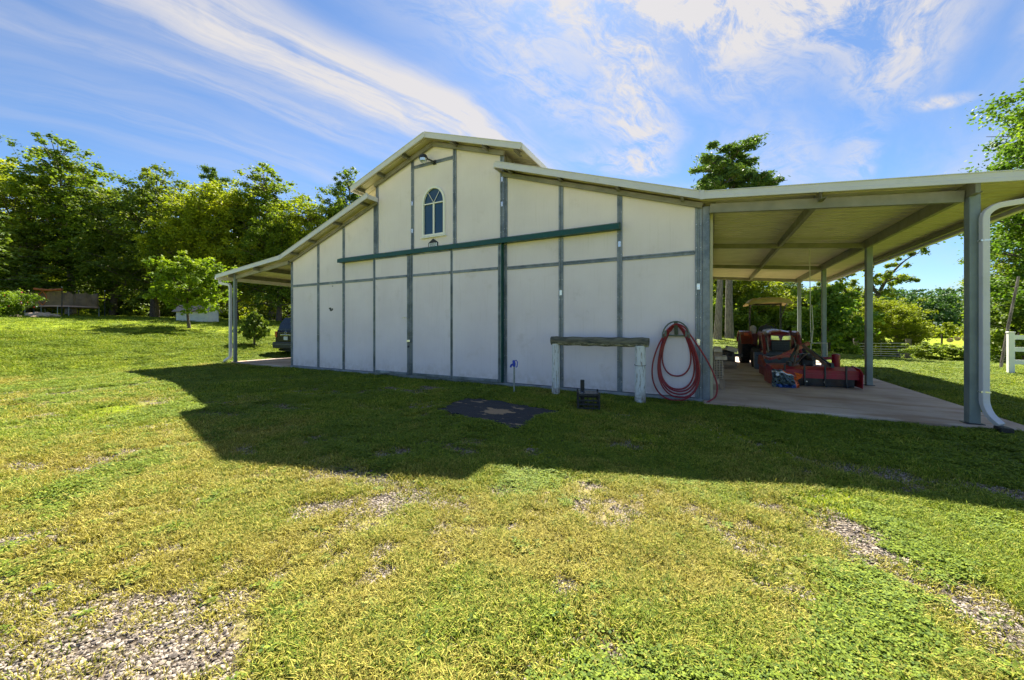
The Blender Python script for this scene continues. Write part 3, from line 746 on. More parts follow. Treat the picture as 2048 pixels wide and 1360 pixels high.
for x, z in ((-4.53, 5.25), (-4.53, 4.62), (-2.95, 2.3), (-1.6, 3.3), (-.07, 2.3), (-.07, 1.2), (-7.54, 4.3), (-7.54, 5.1)):
    MB().box(x-.03, x+.025, -.028, -.0225, z-.07, z+.05).build('zinc_patch', M['bright'], barn)
# other walls
def side_panels(x0, x1, z0f, z1, zb=0.08):
    n = 6
    for i in range(n):
        MB().box(x0, x1, .1+i*2.0+.01, .1+(i+1)*2.0-.01, zb, z1).build('wall_panel', M['wall'], barn)
side_panels(-0.09, 0.0, 0, 3.86); side_panels(BL, BL+.09, 0, 3.86)
for i in range(1, 6):
    MB().box(0.0, .028, .1+i*2.0-.05, .1+i*2.0+.05, .06, 3.84).build('steel_strip', M['steel'], barn)
MB().box(0.0, .03, .11, BD, GZ-.045, GZ+.045).build('steel_strip', M['steel'], barn)
MB().box(-.005, .13, -.015, .105, .05, 3.86).build('corner_post', M['steel'], barn, bevel=.008)
for s0, s1 in ((BL, -6.7), (-6.7, BR)):
    MB().prism([(s0, .08), (s1, .08), (s1, low_z(min(max(s1, BL), 0)) if s1 > -6 else 5.8), (s0, low_z(s0) if s0 < -7 else 5.8)], BD-.1, BD).build('wall_panel', M['wall'], barn)
MB().prism([(ML, 5.2), (MR, 5.2), (MR, mon_z(MR)), (-6.75, 6.62), (ML, mon_z(ML))], BD-.12, BD-.02).build('wall_panel', M['wall'], barn)
MB().box(MR-.09, MR, .11, BD-.13, 5.2, 5.84).build('wall_panel', M['wall'], barn)
MB().box(ML, ML+.09, .11, BD-.13, 5.2, 5.84).build('wall_panel', M['wall'], barn)
MB().box(MR+.0, MR+.035, .1, BD-.1, 5.47, 5.86).build('monitor_flashing', M['purlin'], barn)

# doors
def door(x0, x1, mids, hinge):
    d = MB()
    fz0, fz1 = .10, 3.62; y0, y1 = -.13, -.07
    xs = [x0+.05]+mids+[x1-.05]
    first = None
    root = MB().box(x0, x1, y1-.012, y1+.01, fz0, fz1).build('sliding_door', M['wall'], barn)
    root['label'] = 'tall sliding barn door leaf with steel frame'
    for i in range(len(xs)-1):
        a, b = xs[i]+.03, xs[i+1]-.03
        for (c, e) in ((fz0+.06, GZ-.035), (GZ+.035, fz1-.07)):
            MB().box(a, b, y0+.018, y1-.013, c, e).build('door_panel', M['wall'], root)
    for x in xs:
        w = .10 if x in (x0+.05, x1-.05) else .085
        b = MB(); b.extr([(a_, c_) for a_, c_ in [(-w/2, 0), (-w/2, .03), (-w*.18, .03), (-w*.1, .012), (w*.1, .012), (w*.18, .03), (w/2, .03), (w/2, 0)]], (x, y1-.014, fz0), (x, y1-.014, fz1), (0, -1, 0))
        b.build('door_stile', M['steel'], root)
    for z, w in ((fz0+.03, .07), (GZ, .07), (fz1-.035, .07)):
        for i in range(len(xs)-1):
            MB().bar((xs[i]+.052, y0+.022, z), (xs[i+1]-.052, y0+.022, z), .05, w).build('door_rail', M['steel'], root)
    return root
dl = door(-9.05, -7.56, [], 1)
dr = door(-7.53, -4.50, [-6.05], 1)
MB().box(-4.50, -4.478, -.14, -.02, .1, 3.62).build('door_edge', M['green'], dr)
MB().box(-7.62, -7.50, -.175, -.145, 1.05, 1.12).build('latch', M['bright'], dl, bevel=.01)
MB().lathe([(.02, -.03), (.03, 0), (.02, .03)], (-7.56, -.17, .92), 'z', 10).build('padlock', M['iron'], dl)
MB().tube([(-7.78, -.14, 1.75), (-7.78, -.19, 1.75), (-7.62, -.19, 1.77), (-7.62, -.14, 1.77)], .009, 6).build('handle', M['bright'], dl)
# rail cover
b = MB(); b.extr([(0, 0), (0.0, .16), (-.05, .165), (-.19, .11), (-.20, -.005), (-.17, -.005), (-.165, .0)], (-10.62, -.0, 3.59), (-1.58, -.0, 3.59), (0, 0, 1))
# extr side axis: d x up = +x cross z = -y, so mirror sign
b.v = [(x, -abs(y), z) for x, y, z in b.v]
b.build('door_track_cover', M['green'], barn)

# window
win = MB()
cx, hw, zb, zs = -6.75, .37, 4.09, 4.98
def arcpts(hw_, rise, n=20): return [(cx+hw_*math.cos(t), zs+rise*math.sin(t)) for t in np.linspace(0, PI, n+1)]
o_ = [(cx+hw+.035, zb-.03)]+arcpts(hw+.035, hw*1.18+.035)+[(cx-hw-.035, zb-.03)]
i_ = [(cx+hw-.02, zb+.025)]+arcpts(hw-.02, hw*1.18-.02)+[(cx-hw+.02, zb+.025)]
n = len(o_); b = MB()
vs = [(x, -.045, z) for x, z in o_]+[(x, -.045, z) for x, z in i_]+[(x, .03, z) for x, z in o_]+[(x, .03, z) for x, z in i_]
fs = []
for k in range(n):
    k2 = (k+1) % n
    fs += [(k, k2, n+k2, n+k), (2*n+k, 3*n+k, 3*n+k2, 2*n+k2), (k, 2*n+k, 2*n+k2, k2), (n+k, n+k2, 3*n+k2, 3*n+k)]
b.add(vs, fs); wf = b.build('window', M['white_vinyl'], barn)
MB().prism(i_, .008, .016).build('pane', M['glass'], wf)
MB().box(cx-hw+.03, cx+hw-.03, -.03, .005, zs-.014, zs+.014).build('sash_bar', M['white_vinyl'], wf)
MB().box(cx-.022, cx+.026, -.028, .004, zb+.035, zs-.02).build('sash_bar', M['white_vinyl'], wf)
for s_ in (-1, 1): MB().bar((cx, -.012, zs+.02), (cx+s_*.23, -.012, zs+.36), .012, .010, (0, 1, 0)).build('sash_bar', M['white_vinyl'], wf)
MB().box(cx-hw-.08, cx+hw+.08, -.07, -.002, zb-.075, zb-.045).build('sill', M['white_vinyl'], wf)
# interior darkness behind the glass is put into the pane's dark colour
# floodlight
fl = empty('yard_light', (-6.93, 0, 6.2), 0, 'round dusk-to-dawn yard light on a bracket above the arched window', 'light')
MB().tube([(.22, -.02, -.08), (.22, -.12, -.08), (.1, -.2, -.02)], .022, 8).build('bracket', M['iron'], fl)
MB().box(.17, .27, -.03, .0, -.14, -.02).build('mount_plate', M['iron'], fl)
MB().lathe([(.02, .10), (.09, .085), (.125, .02), (.125, -.02), (.1, -.025)], (0, -.24, 0), 'z', 16).build('housing', M['iron'], fl, smooth=True)
MB().lathe([(.11, -.02), (.10, -.09), (.06, -.125), (.01, -.13)], (0, -.24, 0), 'z', 16).build('lens', M['lamp_glass'], fl, smooth=True)
# builder's sign
sg = empty('builder_sign', (-6.77, -.0, 3.76), 0, 'small black and white house-shaped sign below the arched window', 'sign')
MB().prism([(-.17, 0), (.17, 0), (.17, .11), (0, .225), (-.17, .11)], -.018, -.004).build('sign_board', M['black'], sg)
MB().prism([(-.14, .0), (.14, 0), (.14, .10), (-.14, .10)], -.022, -.0185).build('sign_face', M['whitebag'], sg)
def text(s, size, loc, mat, parent, name='lettering', rot=(PI/2, 0, 0)):
    c = bpy.data.curves.new(name, 'FONT'); c.body = s; c.size = size; c.align_x = 'CENTER'; c.extrude = .001
    t = bpy.data.objects.new(name, c); col.objects.link(t)
    dg = bpy.context.evaluated_depsgraph_get(); me = bpy.data.meshes.new_from_object(t.evaluated_get(dg))
    bpy.data.objects.remove(t); me.materials.clear(); me.materials.append(mat); me.name = name
    o = inst(name, me, parent, loc, rot); return o
text('BARNS', .075, (0, -.0235, .045), M['black'], sg); text('803 548 6700', .036, (0, -.0235, .010), M['black'], sg)

# ---- roofs: ribbed sheets side by side
OH = 0.40
def roof_plane(x0, z0, x1, z1, name='roof_sheet', y0=-OH+.03, n=14, wid=.92, mat='cream'):
    """x0,z0 -> x1,z1: down the slope"""
    L_ = math.hypot(x1-x0, z1-z0); ang = math.atan2(-(z1-z0), x1-x0)
    prof = []
    for k in range(4):
        o0 = k*.23
        prof += [(o0, 0), (o0+.088, 0), (o0+.10, .028), (o0+.13, .028), (o0+.142, 0)]
    prof.append((.92, 0))
    b = MB(); th = .004; m_ = len(prof)
    vs = [(0, y, z) for y, z in prof]+[(L_, y, z) for y, z in prof]+[(0, y, z-th) for y, z in prof]+[(L_, y, z-th) for y, z in prof]
    fs = []
    for k in range(m_-1): fs += [(k, k+1, m_+k+1, m_+k), (2*m_+k, 3*m_+k, 3*m_+k+1, 2*m_+k+1)]
    for k in range(m_-1): fs += [(k, 2*m_+k, 2*m_+k+1, k+1), (m_+k, m_+k+1, 3*m_+k+1, 3*m_+k)]
    fs += [(0, m_, 3*m_, 2*m_), (m_-1, 3*m_-1, 4*m_-1, 2*m_-1)]
    b.add(vs, fs); me = b.mesh(name, fix=True); me.materials.append(M[mat])
    for k in range(n): inst(name, me, barn, (x0, y0+k*wid, z0+.001*(k % 2)), (0, ang, 0))
YE = -OH+.03+14*.92
EXR, EXL = 4.62, -17.9
KZ = 3.98; EZ = 3.54; ELZ = 3.58
roof_plane(-4.50, KZ+4.5*SL, 0.0, KZ); roof_plane(0.0, KZ, EXR, EZ)
roof_plane(-6.75, 6.75, -3.8, 6.75-2.95*SL)
def mirror_plane(x0, z0, x1, z1): roof_plane(x0, z0, x1, z1)
# left slopes: run from the high side to the low side, towards -x
def roof_plane_left(x0, z0, x1, z1):
    before = set(barn.children)
    L_ = math.hypot(x1-x0, z1-z0)
    roof_plane(0, z0, abs(x1-x0), z1)
    for o in barn.children:
        if o not in before:
            y = o.location.y; a = o.rotation_euler.y
            o.location = (x0, y+.92, o.location.z); o.rotation_euler = (0, a, PI)
            o.rotation_mode = 'XYZ'
            Mx = Matrix.Translation((x0, y+.92, z0)) @ Matrix.Rotation(PI, 4, 'Z') @ Matrix.Rotation(a, 4, 'Y')
            o.matrix_basis = Mx
roof_plane_left(-6.75, 6.75, -9.7, 6.75-2.95*SL)
roof_plane_left(-9.0, KZ+4.4*SL, BL, KZ); roof_plane_left(BL, KZ, EXL, ELZ)
# ridge cap and fascias (two-step trim)
def fascia(p0, p1, h=.15, y=-OH, name='fascia'):
    for yy, nm in ((y, name),):
        b = MB(); hh = h
        b.extr([(-.0, hh*.5), (.035, hh*.5), (.035, hh*.42), (.022, hh*.38), (.022, -.1*hh), (.03, -.14*hh), (.03, -.5*hh), (-.0, -.5*hh)], p0, p1, (0, 0, 1))
        b.build(nm, M['white_metal'], barn)
fz = -.035
for (xa, za, xb, zb_) in ((-6.75, 6.77, -3.8, 6.77-2.95*SL), (-4.52, KZ+4.52*SL+.02, 0, KZ+.02), (0, KZ+.02, EXR, EZ+.02)):
    fascia((xa, -OH, za+fz), (xb, -OH, zb_+fz)); fascia((xb, YE, zb_+fz), (xa, YE, za+fz))
for (xa, za, xb, zb_) in ((-9.7, 6.77-2.95*SL, -6.75, 6.77), (BL, KZ+.02, -8.95, KZ+4.45*SL+.02), (EXL, ELZ+.02, BL, KZ+.02)):
    fascia((xa, -OH, za+fz), (xb, -OH, zb_+fz)); fascia((xb, YE, zb_+fz), (xa, YE, za+fz))
MB().extr([(-.16, -.045), (0, .012), (.16, -.045), (.16, -.05), (0, .004), (-.16, -.05)], (-6.75, -OH-.01, 6.79), (-6.75, YE+.01, 6.79)).build('ridge_cap', M['white_metal'], barn)
for (x, z, sl_) in ((-6.75, 6.77, 1), (0, KZ+.02, 0), (BL, KZ+.02, 0)):
    MB().box(x-.035, x+.035, -OH-.041, -OH-.0365, z+fz-.085, z+fz+(.06 if sl_ else .085)).build('fascia_joint', M['white_metal'], barn)
# eave trims along Y
def eave(x, z, sgn, name='eave_trim'):
    MB().box(min(x, x+sgn*.03), max(x, x+sgn*.03), -OH, YE, z-.10, z+.03).build(name, M['white_metal'], barn)
eave(-3.8, 6.77-2.95*SL, 1); eave(-9.7, 6.77-2.95*SL, -1); 
eave(-4.53, KZ+4.5*SL, -1); eave(-8.97, KZ+4.4*SL, 1)
# gutters
for x, z, s_ in ((EXR, EZ, 1), (EXL, ELZ, -1)):
    b = MB(); b.extr([(0, .0), (0, -.13), (s_*.09, -.13), (s_*.12, 0), (s_*.108, 0), (s_*.085, -.118), (s_*.012, -.118), (s_*.012, 0)], (x, -OH+.0, z-.005), (x, YE, z-.005))
    b.build('gutter', M['white_metal'] if s_ < 0 else M['white_metal'], barn)
# purlins running along Y under every slope (C-sections)
def purlin(x, z, y0=-OH+.04, y1=YE-.04, h=.12, w=.055, name='purlin', mat='purlin'):
    t = .006
    b = MB(); b.extr([(-w/2, 0), (w/2, 0), (w/2, -.02), (w/2-t, -.02), (w/2-t, -t), (-w/2+t, -t), (-w/2+t, -h+t), (w/2-t, -h+t), (w/2-t, -h+.02), (w/2, -h+.02), (w/2, -h), (-w/2, -h)], (x, y0, z), (x, y1, z))
    return b.build(name, M[mat], barn)
for x in (-5.9, -4.9, -4.0): purlin(x, 6.74-(abs(x+6.75))*SL, y1=-.0 if x > -99 else 0)
for x in (-7.6, -8.6, -9.5): purlin(x, 6.74-(abs(x+6.75))*SL, y1=0)
for x in (-.35, -1.6, -2.9, -4.2): purlin(x, KZ-.01-x*SL, y1=-.0, h=.09)
for x in (-12.9, -11.9, -10.6, -9.3): purlin(x, KZ-.01+(x-BL)*SL, y1=0, h=.09)
SLR = (KZ-EZ)/EXR
for x in (1.8, 3.55): purlin(x, KZ-.012-x*SLR, h=.20 if x > 3 else .16, w=.07)
purlin(.20, KZ-.03, h=.12, y0=.12); purlin(4.5, KZ-.02-4.5*SLR, h=.10)
for x in (-15.2, -17.0): purlin(x, KZ-.012-(BL-x)*.09, h=.16, w=.07)
# cross rafters at the posts
PY = [-.12, 3.95, 8.0, 11.9]
for i, y in enumerate(PY):
    h = .17
    MB().bar((.13, y+.02, KZ-.03-.13*SLR-(.16 if i == 0 else .11)), (3.50, y+.02, KZ-.03-3.5*SLR-(.16 if i == 0 else .11)), .07, h if i == 0 else .13).build('rafter', M['purlin'], barn)
    MB().bar((BL-.0, y+.02, KZ-.15), (-17.0, y+.02, KZ-.15-3.6*.09), .07, .14).build('rafter', M['purlin'], barn)
# carport posts
def post(x, y, z1, name='carport_post', w=.075):
    p = MB()
    p.box(x-w*.8, x+w*.8, y-w, y+w, .06, z1)
    o = p.build(name, M['post'], barn, bevel=.012, seg=2)
    MB().box(x-w-.02, x+w+.02, y-w-.02, y+w+.02, .055, .068).build('base_plate', M['iron'], o)
    return o
for y in PY: post(3.585, y, KZ-3.585*SLR-.02)
for y in PY: post(-17.0, y, KZ-3.6*.09-.02, w=.058)
for y in PY[1:]: MB().box(.135, .20, y-.04, y+.04, .06, KZ-.06).build('wall_column', M['cream'], barn)
MB().box(.135, .18, .15, .21, .06, KZ-.06).build('wall_column', M['cream'], barn)
# right downspout: from the gutter back to the post and down
def ds(pts, w=.10, name='downspout'):
    P = [Vector(pts[0])]
    for i in range(1, len(pts)-1):        # mitred round elbows
        a, b_, c_ = Vector(pts[i-1]), Vector(pts[i]), Vector(pts[i+1]); k = min(.06, (a-b_).length*.4, (c_-b_).length*.4)
        p0 = b_+(a-b_).normalized()*k; p1 = b_+(c_-b_).normalized()*k
        P += [p0, (p0+p1+b_*2)/4, p1]
    P.append(Vector(pts[-1]))
    b = MB(); b.tube(P, w*.66, 4, ph=PI/4)
    return b.build(name, M['white_metal'], barn, bevel=.006)
dsp = ds([(4.64, -.20, 3.40), (4.55, -.26, 3.32), (3.76, -.25, 3.24), (3.65, -.25, 3.14), (3.65, -.25, .38), (3.675, -.31, .22), (3.735, -.42, .11)], w=.085)
MB().box(3.675, 3.805, -.54, -.38, .01, .10).build('drain_boot', M['black'], dsp, bevel=.01)
for z in (2.75, .55): MB().box(3.60, 3.70, -.292, -.208, z-.012, z+.012).build('strap', M['bright'], dsp)
dsl = ds([(-17.95, -.25, 3.42), (-17.88, -.26, 3.30), (-17.28, -.20, 3.22), (-17.20, -.20, 3.10), (-17.20, -.20, .25), (-17.45, -.30, .08)])
MB().box(-17.6, -17.42, -.42, -.24, .0, .05).build('drain_boot', M['black'], dsl)

# slabs
def slab(x0, x1, y0, y1, z, name='slab'):
    o = MB().box(x0, x1, y0, y1, -.15, z).build(name, M['concrete'], None, bevel=.015); return tag(o, kind='structure')
slab(.0+.021, 4.2, -.30, 3.995, .055, 'carport_slab'); slab(.0+.021, 4.2, 4.003, 8.096, .055, 'carport_slab'); slab(.0+.021, 4.2, 8.104, 12.9, .055, 'carport_slab'); slab(-17.3, BL-.021, -.15, 12.9, .055, 'carport_slab')

# wall marks: scuffs and bolt heads as their own small bits
for x, z, s_ in ((-11.22, 2.10, .07), (-11.17, 2.05, .06), (-11.12, 2.08, .05), (-11.10, 2.86, .03)):
    MB().blob((x, -.002, z), (s_, .004, s_*.45), seed=int(abs(x)*100), sub=2, amp=.5).build('scuff_mark', M['iron'], barn)

# ------------------------------------------------------------------ yard objects
# asphalt pad in the grass
def build_mat():
    n = 90; xs = np.linspace(-4.6, -2.0, n); ys = np.linspace(-3.65, -1.6, n)
    xx, yy = np.meshgrid(xs, ys); keep = in_mat(xx, yy, 0.0)
    zz = on_ground_z(xx, yy)*0+.018+(fbm(xx, yy, 9, 4, 3)-.5)*.012+np.maximum(gz(xx, yy), 0)
    b = MB(); b.v = [tuple(p) for p in np.stack([xx, yy, zz], -1).reshape(-1, 3)]
    for i in range(n-1):
        for j in range(n-1):
            if keep[i, j] and keep[i+1, j] and keep[i, j+1] and keep[i+1, j+1]: b.f.append((i*n+j, i*n+j+1, (i+1)*n+j+1, (i+1)*n+j))
    m, T, bs = new_mat('asphalt_millings')
    tc = T.n('ShaderNodeTexCoord'); v = tc.outputs['Object']
    nz = T.noise(v, 60, 5, .7)
    c = T.mix(T.ramp(nz, .35, .7), (0.006, 0.008, 0.013), (0.035, 0.04, 0.052))
    s = T.noise(T.mapping(v, rot=(0, 0, .35), scale=(1, 2.2, 1)), 2.6, 7, .68)
    q = T.mapping(v, loc=(-3.12, -2.62, 0), scale=(.34, .26, 1), vt='TEXTURE'); ln = T.n('ShaderNodeVectorMath', operation='LENGTH'); T.l(q, ln.inputs[0])
    s2 = T.math('ADD', s, T.ramp(ln.outputs['Value'], .3, 1.25, .20, 0))
    c = T.mix(T.ramp(s2, .585, .635), c, (0.30, 0.215, 0.125))
    T.l(c, bs.inputs['Base Color']); bs.inputs['Roughness'].default_value = .9
    bp = T.n('ShaderNodeBump'); bp.inputs['Strength'].default_value = .8; bp.inputs['Distance'].default_value = .01; T.l(nz, bp.inputs['Height']); T.l(bp.outputs[0], bs.inputs['Normal'])
    o = b.build('asphalt_patch', m, None); 
    s_ = o.modifiers.new('thickness', 'SOLIDIFY'); s_.thickness = .03; s_.offset = -1
    tag(o, 'black asphalt patch with straw and dirt on it, lying in the grass before the doors', 'mat')
build_mat()

# hitching rail
hr = empty('hitching_rail', (-1.95, -.55, 0), 0, 'horizontal weathered log on two peeling white posts in front of the barn wall', 'hitching rail')
def roundish(n, r, seed):
    R = random.Random(seed); return [(math.cos(2*PI*k/n)*r*(1+R.uniform(-.04, .04)), math.sin(2*PI*k/n)*r*(1+R.uniform(-.04, .04))) for k in range(n)]
b = MB(); b.tube([(-1.02+i*.12, math.sin(i*.9)*.006, math.sin(i*1.7)*.006) for i in range(18)], [.096+.003*math.sin(i*2.1) for i in range(18)], 14)
b.build('log', M['log'], hr, smooth=True, loc=(0, 0, 1.185))
for x, w in ((-.92, .088), (.86, .105)):
    b = MB(); b.tube([(x, 0, -.25), (x, 0, .4), (x+.004, 0, .8), (x, 0, 1.12)], [w*1.04, w, w*.98, w], 10)
    b.build('post', M['oldpaint'], hr, smooth=True)
MB().tube([(.86+  .108*math.cos(t), .108*math.sin(t), .74+.01*math.sin(t)) for t in np.linspace(0, 2*PI, 17)], .005, 6, cap=False).build('wire', M['iron'], hr)
text('1', .09, (-.90, -.094, .93), M['iron'], hr)

# hydrant
hy = empty('yard_hydrant', (-3.75, -.85, 0), 0, 'blue-headed frost-proof water hydrant on a thin pipe in the grass by the door', 'hydrant')
MB().tube([(0, 0, -.1), (0, 0, .62)], .020, 10).build('riser_pipe', M['pipe'], hy, smooth=True)
MB().tube([(0, 0, .60), (0, 0, .66), (-.01, 0, .71), (-.03, 0, .735)], [.03, .036, .033, .02], 10).build('head', M['blue'], hy, smooth=True)
MB().tube([(-.01, 0, .66), (-.07, -.01, .63), (-.085, -.015, .58)], [.026, .024, .022], 10).build('spout', M['blue'], hy, smooth=True)
MB().tube([(0, 0, .73), (.06, 0, .745), (.085, 0, .70), (.075, 0, .61), (.045, 0, .585)], .010, 6).build('lever', M['blue'], hy, smooth=True)

# milk crate and pipe
ck = empty('milk_crate', (-1.86, -1.52, 0.0), math.radians(20), 'black slatted plastic crate sitting upside down in the grass under the hitching rail', 'crate')
h = .185; hz = .30
for (x, y) in ((-h, -h), (h, -h), (h, h), (-h, h)): MB().box(x-.016, x+.016, y-.016, y+.016, .0, hz+.015).build('corner_post', M['black'], ck, bevel=.004)
for s_ in (-1, 1):
    for z in (.03, .10, .17, .27):
        MB().box(-h, h, s_*h-.008, s_*h+.008, z-.014, z+.014).build('side_slat', M['black'], ck)
        MB().box(s_*h-.008, s_*h+.008, -h, h, z-.014, z+.014).build('side_slat', M['black'], ck)
    for k in range(-1, 2):
        MB().box(k*.085-.006, k*.085+.006, s_*h-.006, s_*h+.006, .01, .27).build('upright_rib', M['black'], ck)
        MB().box(s_*h-.006, s_*h+.006, k*.085-.006, k*.085+.006, .01, .27).build('upright_rib', M['black'], ck)
m_lid = pmat('mottled_black_plastic', (0.02, 0.025, 0.035), .25, 0, .3, 8, dirt=(.35, .40, .48), dirt_amt=.8, dscale=6)  # pale blue-grey blotches mixed over the black
for k in range(-3, 4):
    MB().box(-h+.016, h-.016, k*.046-.019, k*.046+.019, .272, .286).build('lid_slat', m_lid, ck)
MB().box(-h-.01, h+.01, -h-.01, h+.01, .27, .2718).build('lid_sheet', m_lid, ck)
pp = MB().tube([(-2.045, -1.27, -.1), (-2.045, -1.27, .47)], .040, 12).build('vent_pipe', M['black'], None, smooth=True)
tag(pp, 'short black upright pipe standing right behind the black crate', 'pipe')

# hose and hanger
hh_ = empty('hose_hanger', (-.47, 0, 1.30), 0, 'cast grey-green half-round hose hanger screwed to the wall near the right corner', 'hose hanger')
def arch(r, rz, y, n=14, z0=0): return [(r*math.cos(t), y, z0+rz*math.sin(t)) for t in np.linspace(0, PI, n)]
MB().tube(arch(.245, .30, -.20), .014, 8).build('front_arch', M['hanger'], hh_, smooth=True)
MB().tube(arch(.17, .17, -.05, z0=.03), .016, 8).build('saddle', M['hanger'], hh_, smooth=True)
MB().box(-.18, .18, -.07, -.045, .0, .03).build('base_bar', M['hanger'], hh_)
for x in (-.245, .245): MB().bar((x, -.20, .0), (x*.72, -.045, -.0), .03, .05).build('side_arm', M['hanger'], hh_)
for x in (-.19, .19): MB().box(x-.02, x+.02, -.20, -.02, .0, .12).build('cheek', M['hanger'], hh_)
MB().bar((0, -.21, .305), (0, -.06, .04), .07, .02, (0, 0, 1)).build('centre_web', M['hanger'], hh_)
MB().box(-.015, .015, -.065, -.04, .02, .20).build('centre_web', M['hanger'], hh_)
hs = MB()
R = random.Random(4); path = []
def smooth_path(P, k=6):
    out = []; n = len(P)
    for i in range(n-1):
        p0, p1, p2, p3 = (Vector(P[max(0, min(n-1, j))]) for j in (i-1, i, i+1, i+2))
        for t in np.linspace(0, 1, k, endpoint=False):
            out.append(.5*((2*p1)+(-p0+p2)*t+(2*p0-5*p1+4*p2-p3)*t*t+(-p0+3*p1-3*p2+p3)*t**3))
    out.append(Vector(P[-1])); return out
# each loop: bottom height, half width, centre shift
loops = [(.50, .29, .0), (.24, .345, .02), (.205, .375, .045), (.15, .385, .05), (.09, .405, .06), (.03, .475, -.02)]
P = [(-.80, -.06, .45), (-.79, -.07, .9), (-.70, -.09, 1.28)]
for i, (zb_, hw_, sh) in enumerate(loops):
    y = -.06-.024*(i % 6); cxh = -.47; top = 1.515+.014*(i % 3)
    for t in np.linspace(-.62, 2*PI-.62, 22, endpoint=False):
        c_ = math.cos(t); v = (1+c_)/2
        P.append((cxh+sh*(1-v)+hw_*math.sin(t)*(1-.42*v*v), y, zb_+(top-zb_)*(v**1.12)))
P += [(-.66, -.17, 1.38), (-.57, -.19, 1.49), (-.46, -.19, 1.55), (-.32, -.19, 1.49), (-.20, -.19, 1.32), (-.05, -.19, 1.08), (.08, -.18, .85), (.19, -.16, .60), (.25, -.15, .38), (.23, -.16, .18), (.14, -.20, .09), (.04, -.26, .03), (-.03, -.32, -.03)]
hs.tube(smooth_path(P, 4), .0150, 8)
ho = hs.build('hose', M['hose'], None, smooth=True); tag(ho, 'red rubber garden hose looped over the wall hanger with one end trailing on the ground', 'hose')

# lumber stack beside the wall, under the right carport
ls = empty('lumber_stack', (.285, 1.45, .055), 0, 'stack of slotted decking boards, short blocks and timber offcuts against the barn side', 'lumber stack')
for k in range(11):
    z = .26+k*.038
    MB().box(-.08+R.uniform(-.012, .012), .12+R.uniform(-.012, .012), .03+R.uniform(-.02, .02), 1.9, z, z+.015).build('board', M['lumber_pale'], ls)
    for j in range(4): MB().box(-.075+j*.055, -.058+j*.055, .045, 1.8, z+.0152, z+.0378).build('board_web', M['lumber'], ls)
MB().box(-.10, .03, -.02, .45, 0, .12).build('timber_block', M['lumber'], ls, bevel=.006)
MB().box(-.09, .04, .0, .4, .121, .255).build('timber_block', M['lumber_pale'], ls, bevel=.006)
MB().box(.041, .14, .10, 1.5, .0, .25).build('timber_block', M['lumber'], ls, bevel=.006)
MB().box(-.06, .19, .02, .42, .680, .765).build('timber_block', M['lumber_pale'], ls, bevel=.006)
MB().box(-.07, .10, .05, .9, .767, .86).build('timber_block', M['lumber'], ls, bevel=.006)
MB().box(-.075, .095, -.02, 1.3, .862, .93).build('timber_block', M['lumber_pale'], ls, bevel=.006)
lg = empty('firewood_pile', (.52, 7.3, .055), 0, 'low pile of split logs and dark timber behind the lumber stack by the wall', 'firewood')
for k in range(14):
    row = k//5; b = MB(); rr = R.uniform(.08, .13)
    y0 = -.6+(k % 5)*.26+row*.1
    b.tube([(-.30+R.uniform(-.05, .05), y0, .11+row*.19), (.0, y0+R.uniform(-.03, .03), .12+row*.19), (.32+R.uniform(-.05, .12), y0+R.uniform(-.05, .05), .11+row*.19)], [rr, rr*1.05, rr*.95], 7)
    b.build('log', M['bark'] if k % 3 else M['lumber'], lg)
MB().box(-.2, .12, -.75, -.45, .60, .75).build('timber_block', M['lumber_pale'], lg, rot=(0, .3, .2))
MB().box(.3, .62, -.55, -.4, .40, .50).build('timber_block', M['bark'], lg)

# ------------------------------------------------------------------ box scraper (front red implement)
def wheel(parent, x, y, r, w, rim_mat, hub=.55, lugs=16, z=None):
    z = r if z is None else z
    t = MB(); t.lathe([(r*hub, -w*.42), (r*.82, -w*.5), (r*.97, -w*.42), (r, -w*.2), (r, w*.2), (r*.97, w*.42), (r*.82, w*.5), (r*hub, w*.42), (r*hub, -w*.42)], (x, y, z), 'x', 28)
    for k in range(lugs):
        a = 2*PI*k/lugs
        for s_ in (-1, 1):
            c = Vector((x+s_*w*.24, y+math.cos(a+s_*.08)*r*1.0, z+math.sin(a+s_*.08)*r*1.0))
            tan = Vector((0, -math.sin(a), math.cos(a)))
            t.bar(c-tan*.018+Vector((-s_*w*.2, 0, 0)), c+tan*.03+Vector((s_*w*.2, 0, 0)), .035, r*.07, (0, math.cos(a), math.sin(a)))
    tt = t.build('tyre', M['rubber'], parent)
    MB().lathe([(r*hub*.98, -w*.36), (r*hub*.9, -w*.30), (r*hub*.3, -w*.12), (r*.12, -w*.3), (r*.12, w*.3), (r*hub*.3, w*.12), (r*hub*.9, w*.3), (r*hub*.98, w*.36)], (x, y, z), 'x', 24).build('rim', rim_mat, parent, smooth=True)
    return tt
bx = empty('box_scraper', (2.31, 3.35, .055), math.radians(6), 'crimson box scraper with black shanks and cutting edge, nearest the yard beside the post', 'box blade')
W = .87
MB().prism([(-.30, .30), (-.30, .40), (-.05, .47), (-.0, .40), (-.26, .32)], -W, W, 'x').build('front_beam', M['impl_red'], bx, bevel=.006)
MB().prism([(-.02, .40), (.02, .46), (.16, .20), (.12, .03), (.09, .03), (.12, .20)], -W, W, 'x').build('moldboard', M['impl_red'], bx)
MB().box(-W+.02, W-.02, -.315, -.302, .20, .31).build('front_apron', M['impl_red'], bx)
MB().prism([(-.28, .02), (-.255, .02), (-.285, .20), (-.31, .20)], -W+.02, W-.10, 'x').build('cutting_edge', M['iron'], bx)
for s_ in (-1, 1): MB().prism([(-.42, .02), (.30, .02), (.32, .22), (.10, .50), (-.30, .46), (-.44, .36)], s_*W-.008, s_*W+.008, 'x').build('end_plate', M['impl_red'], bx)
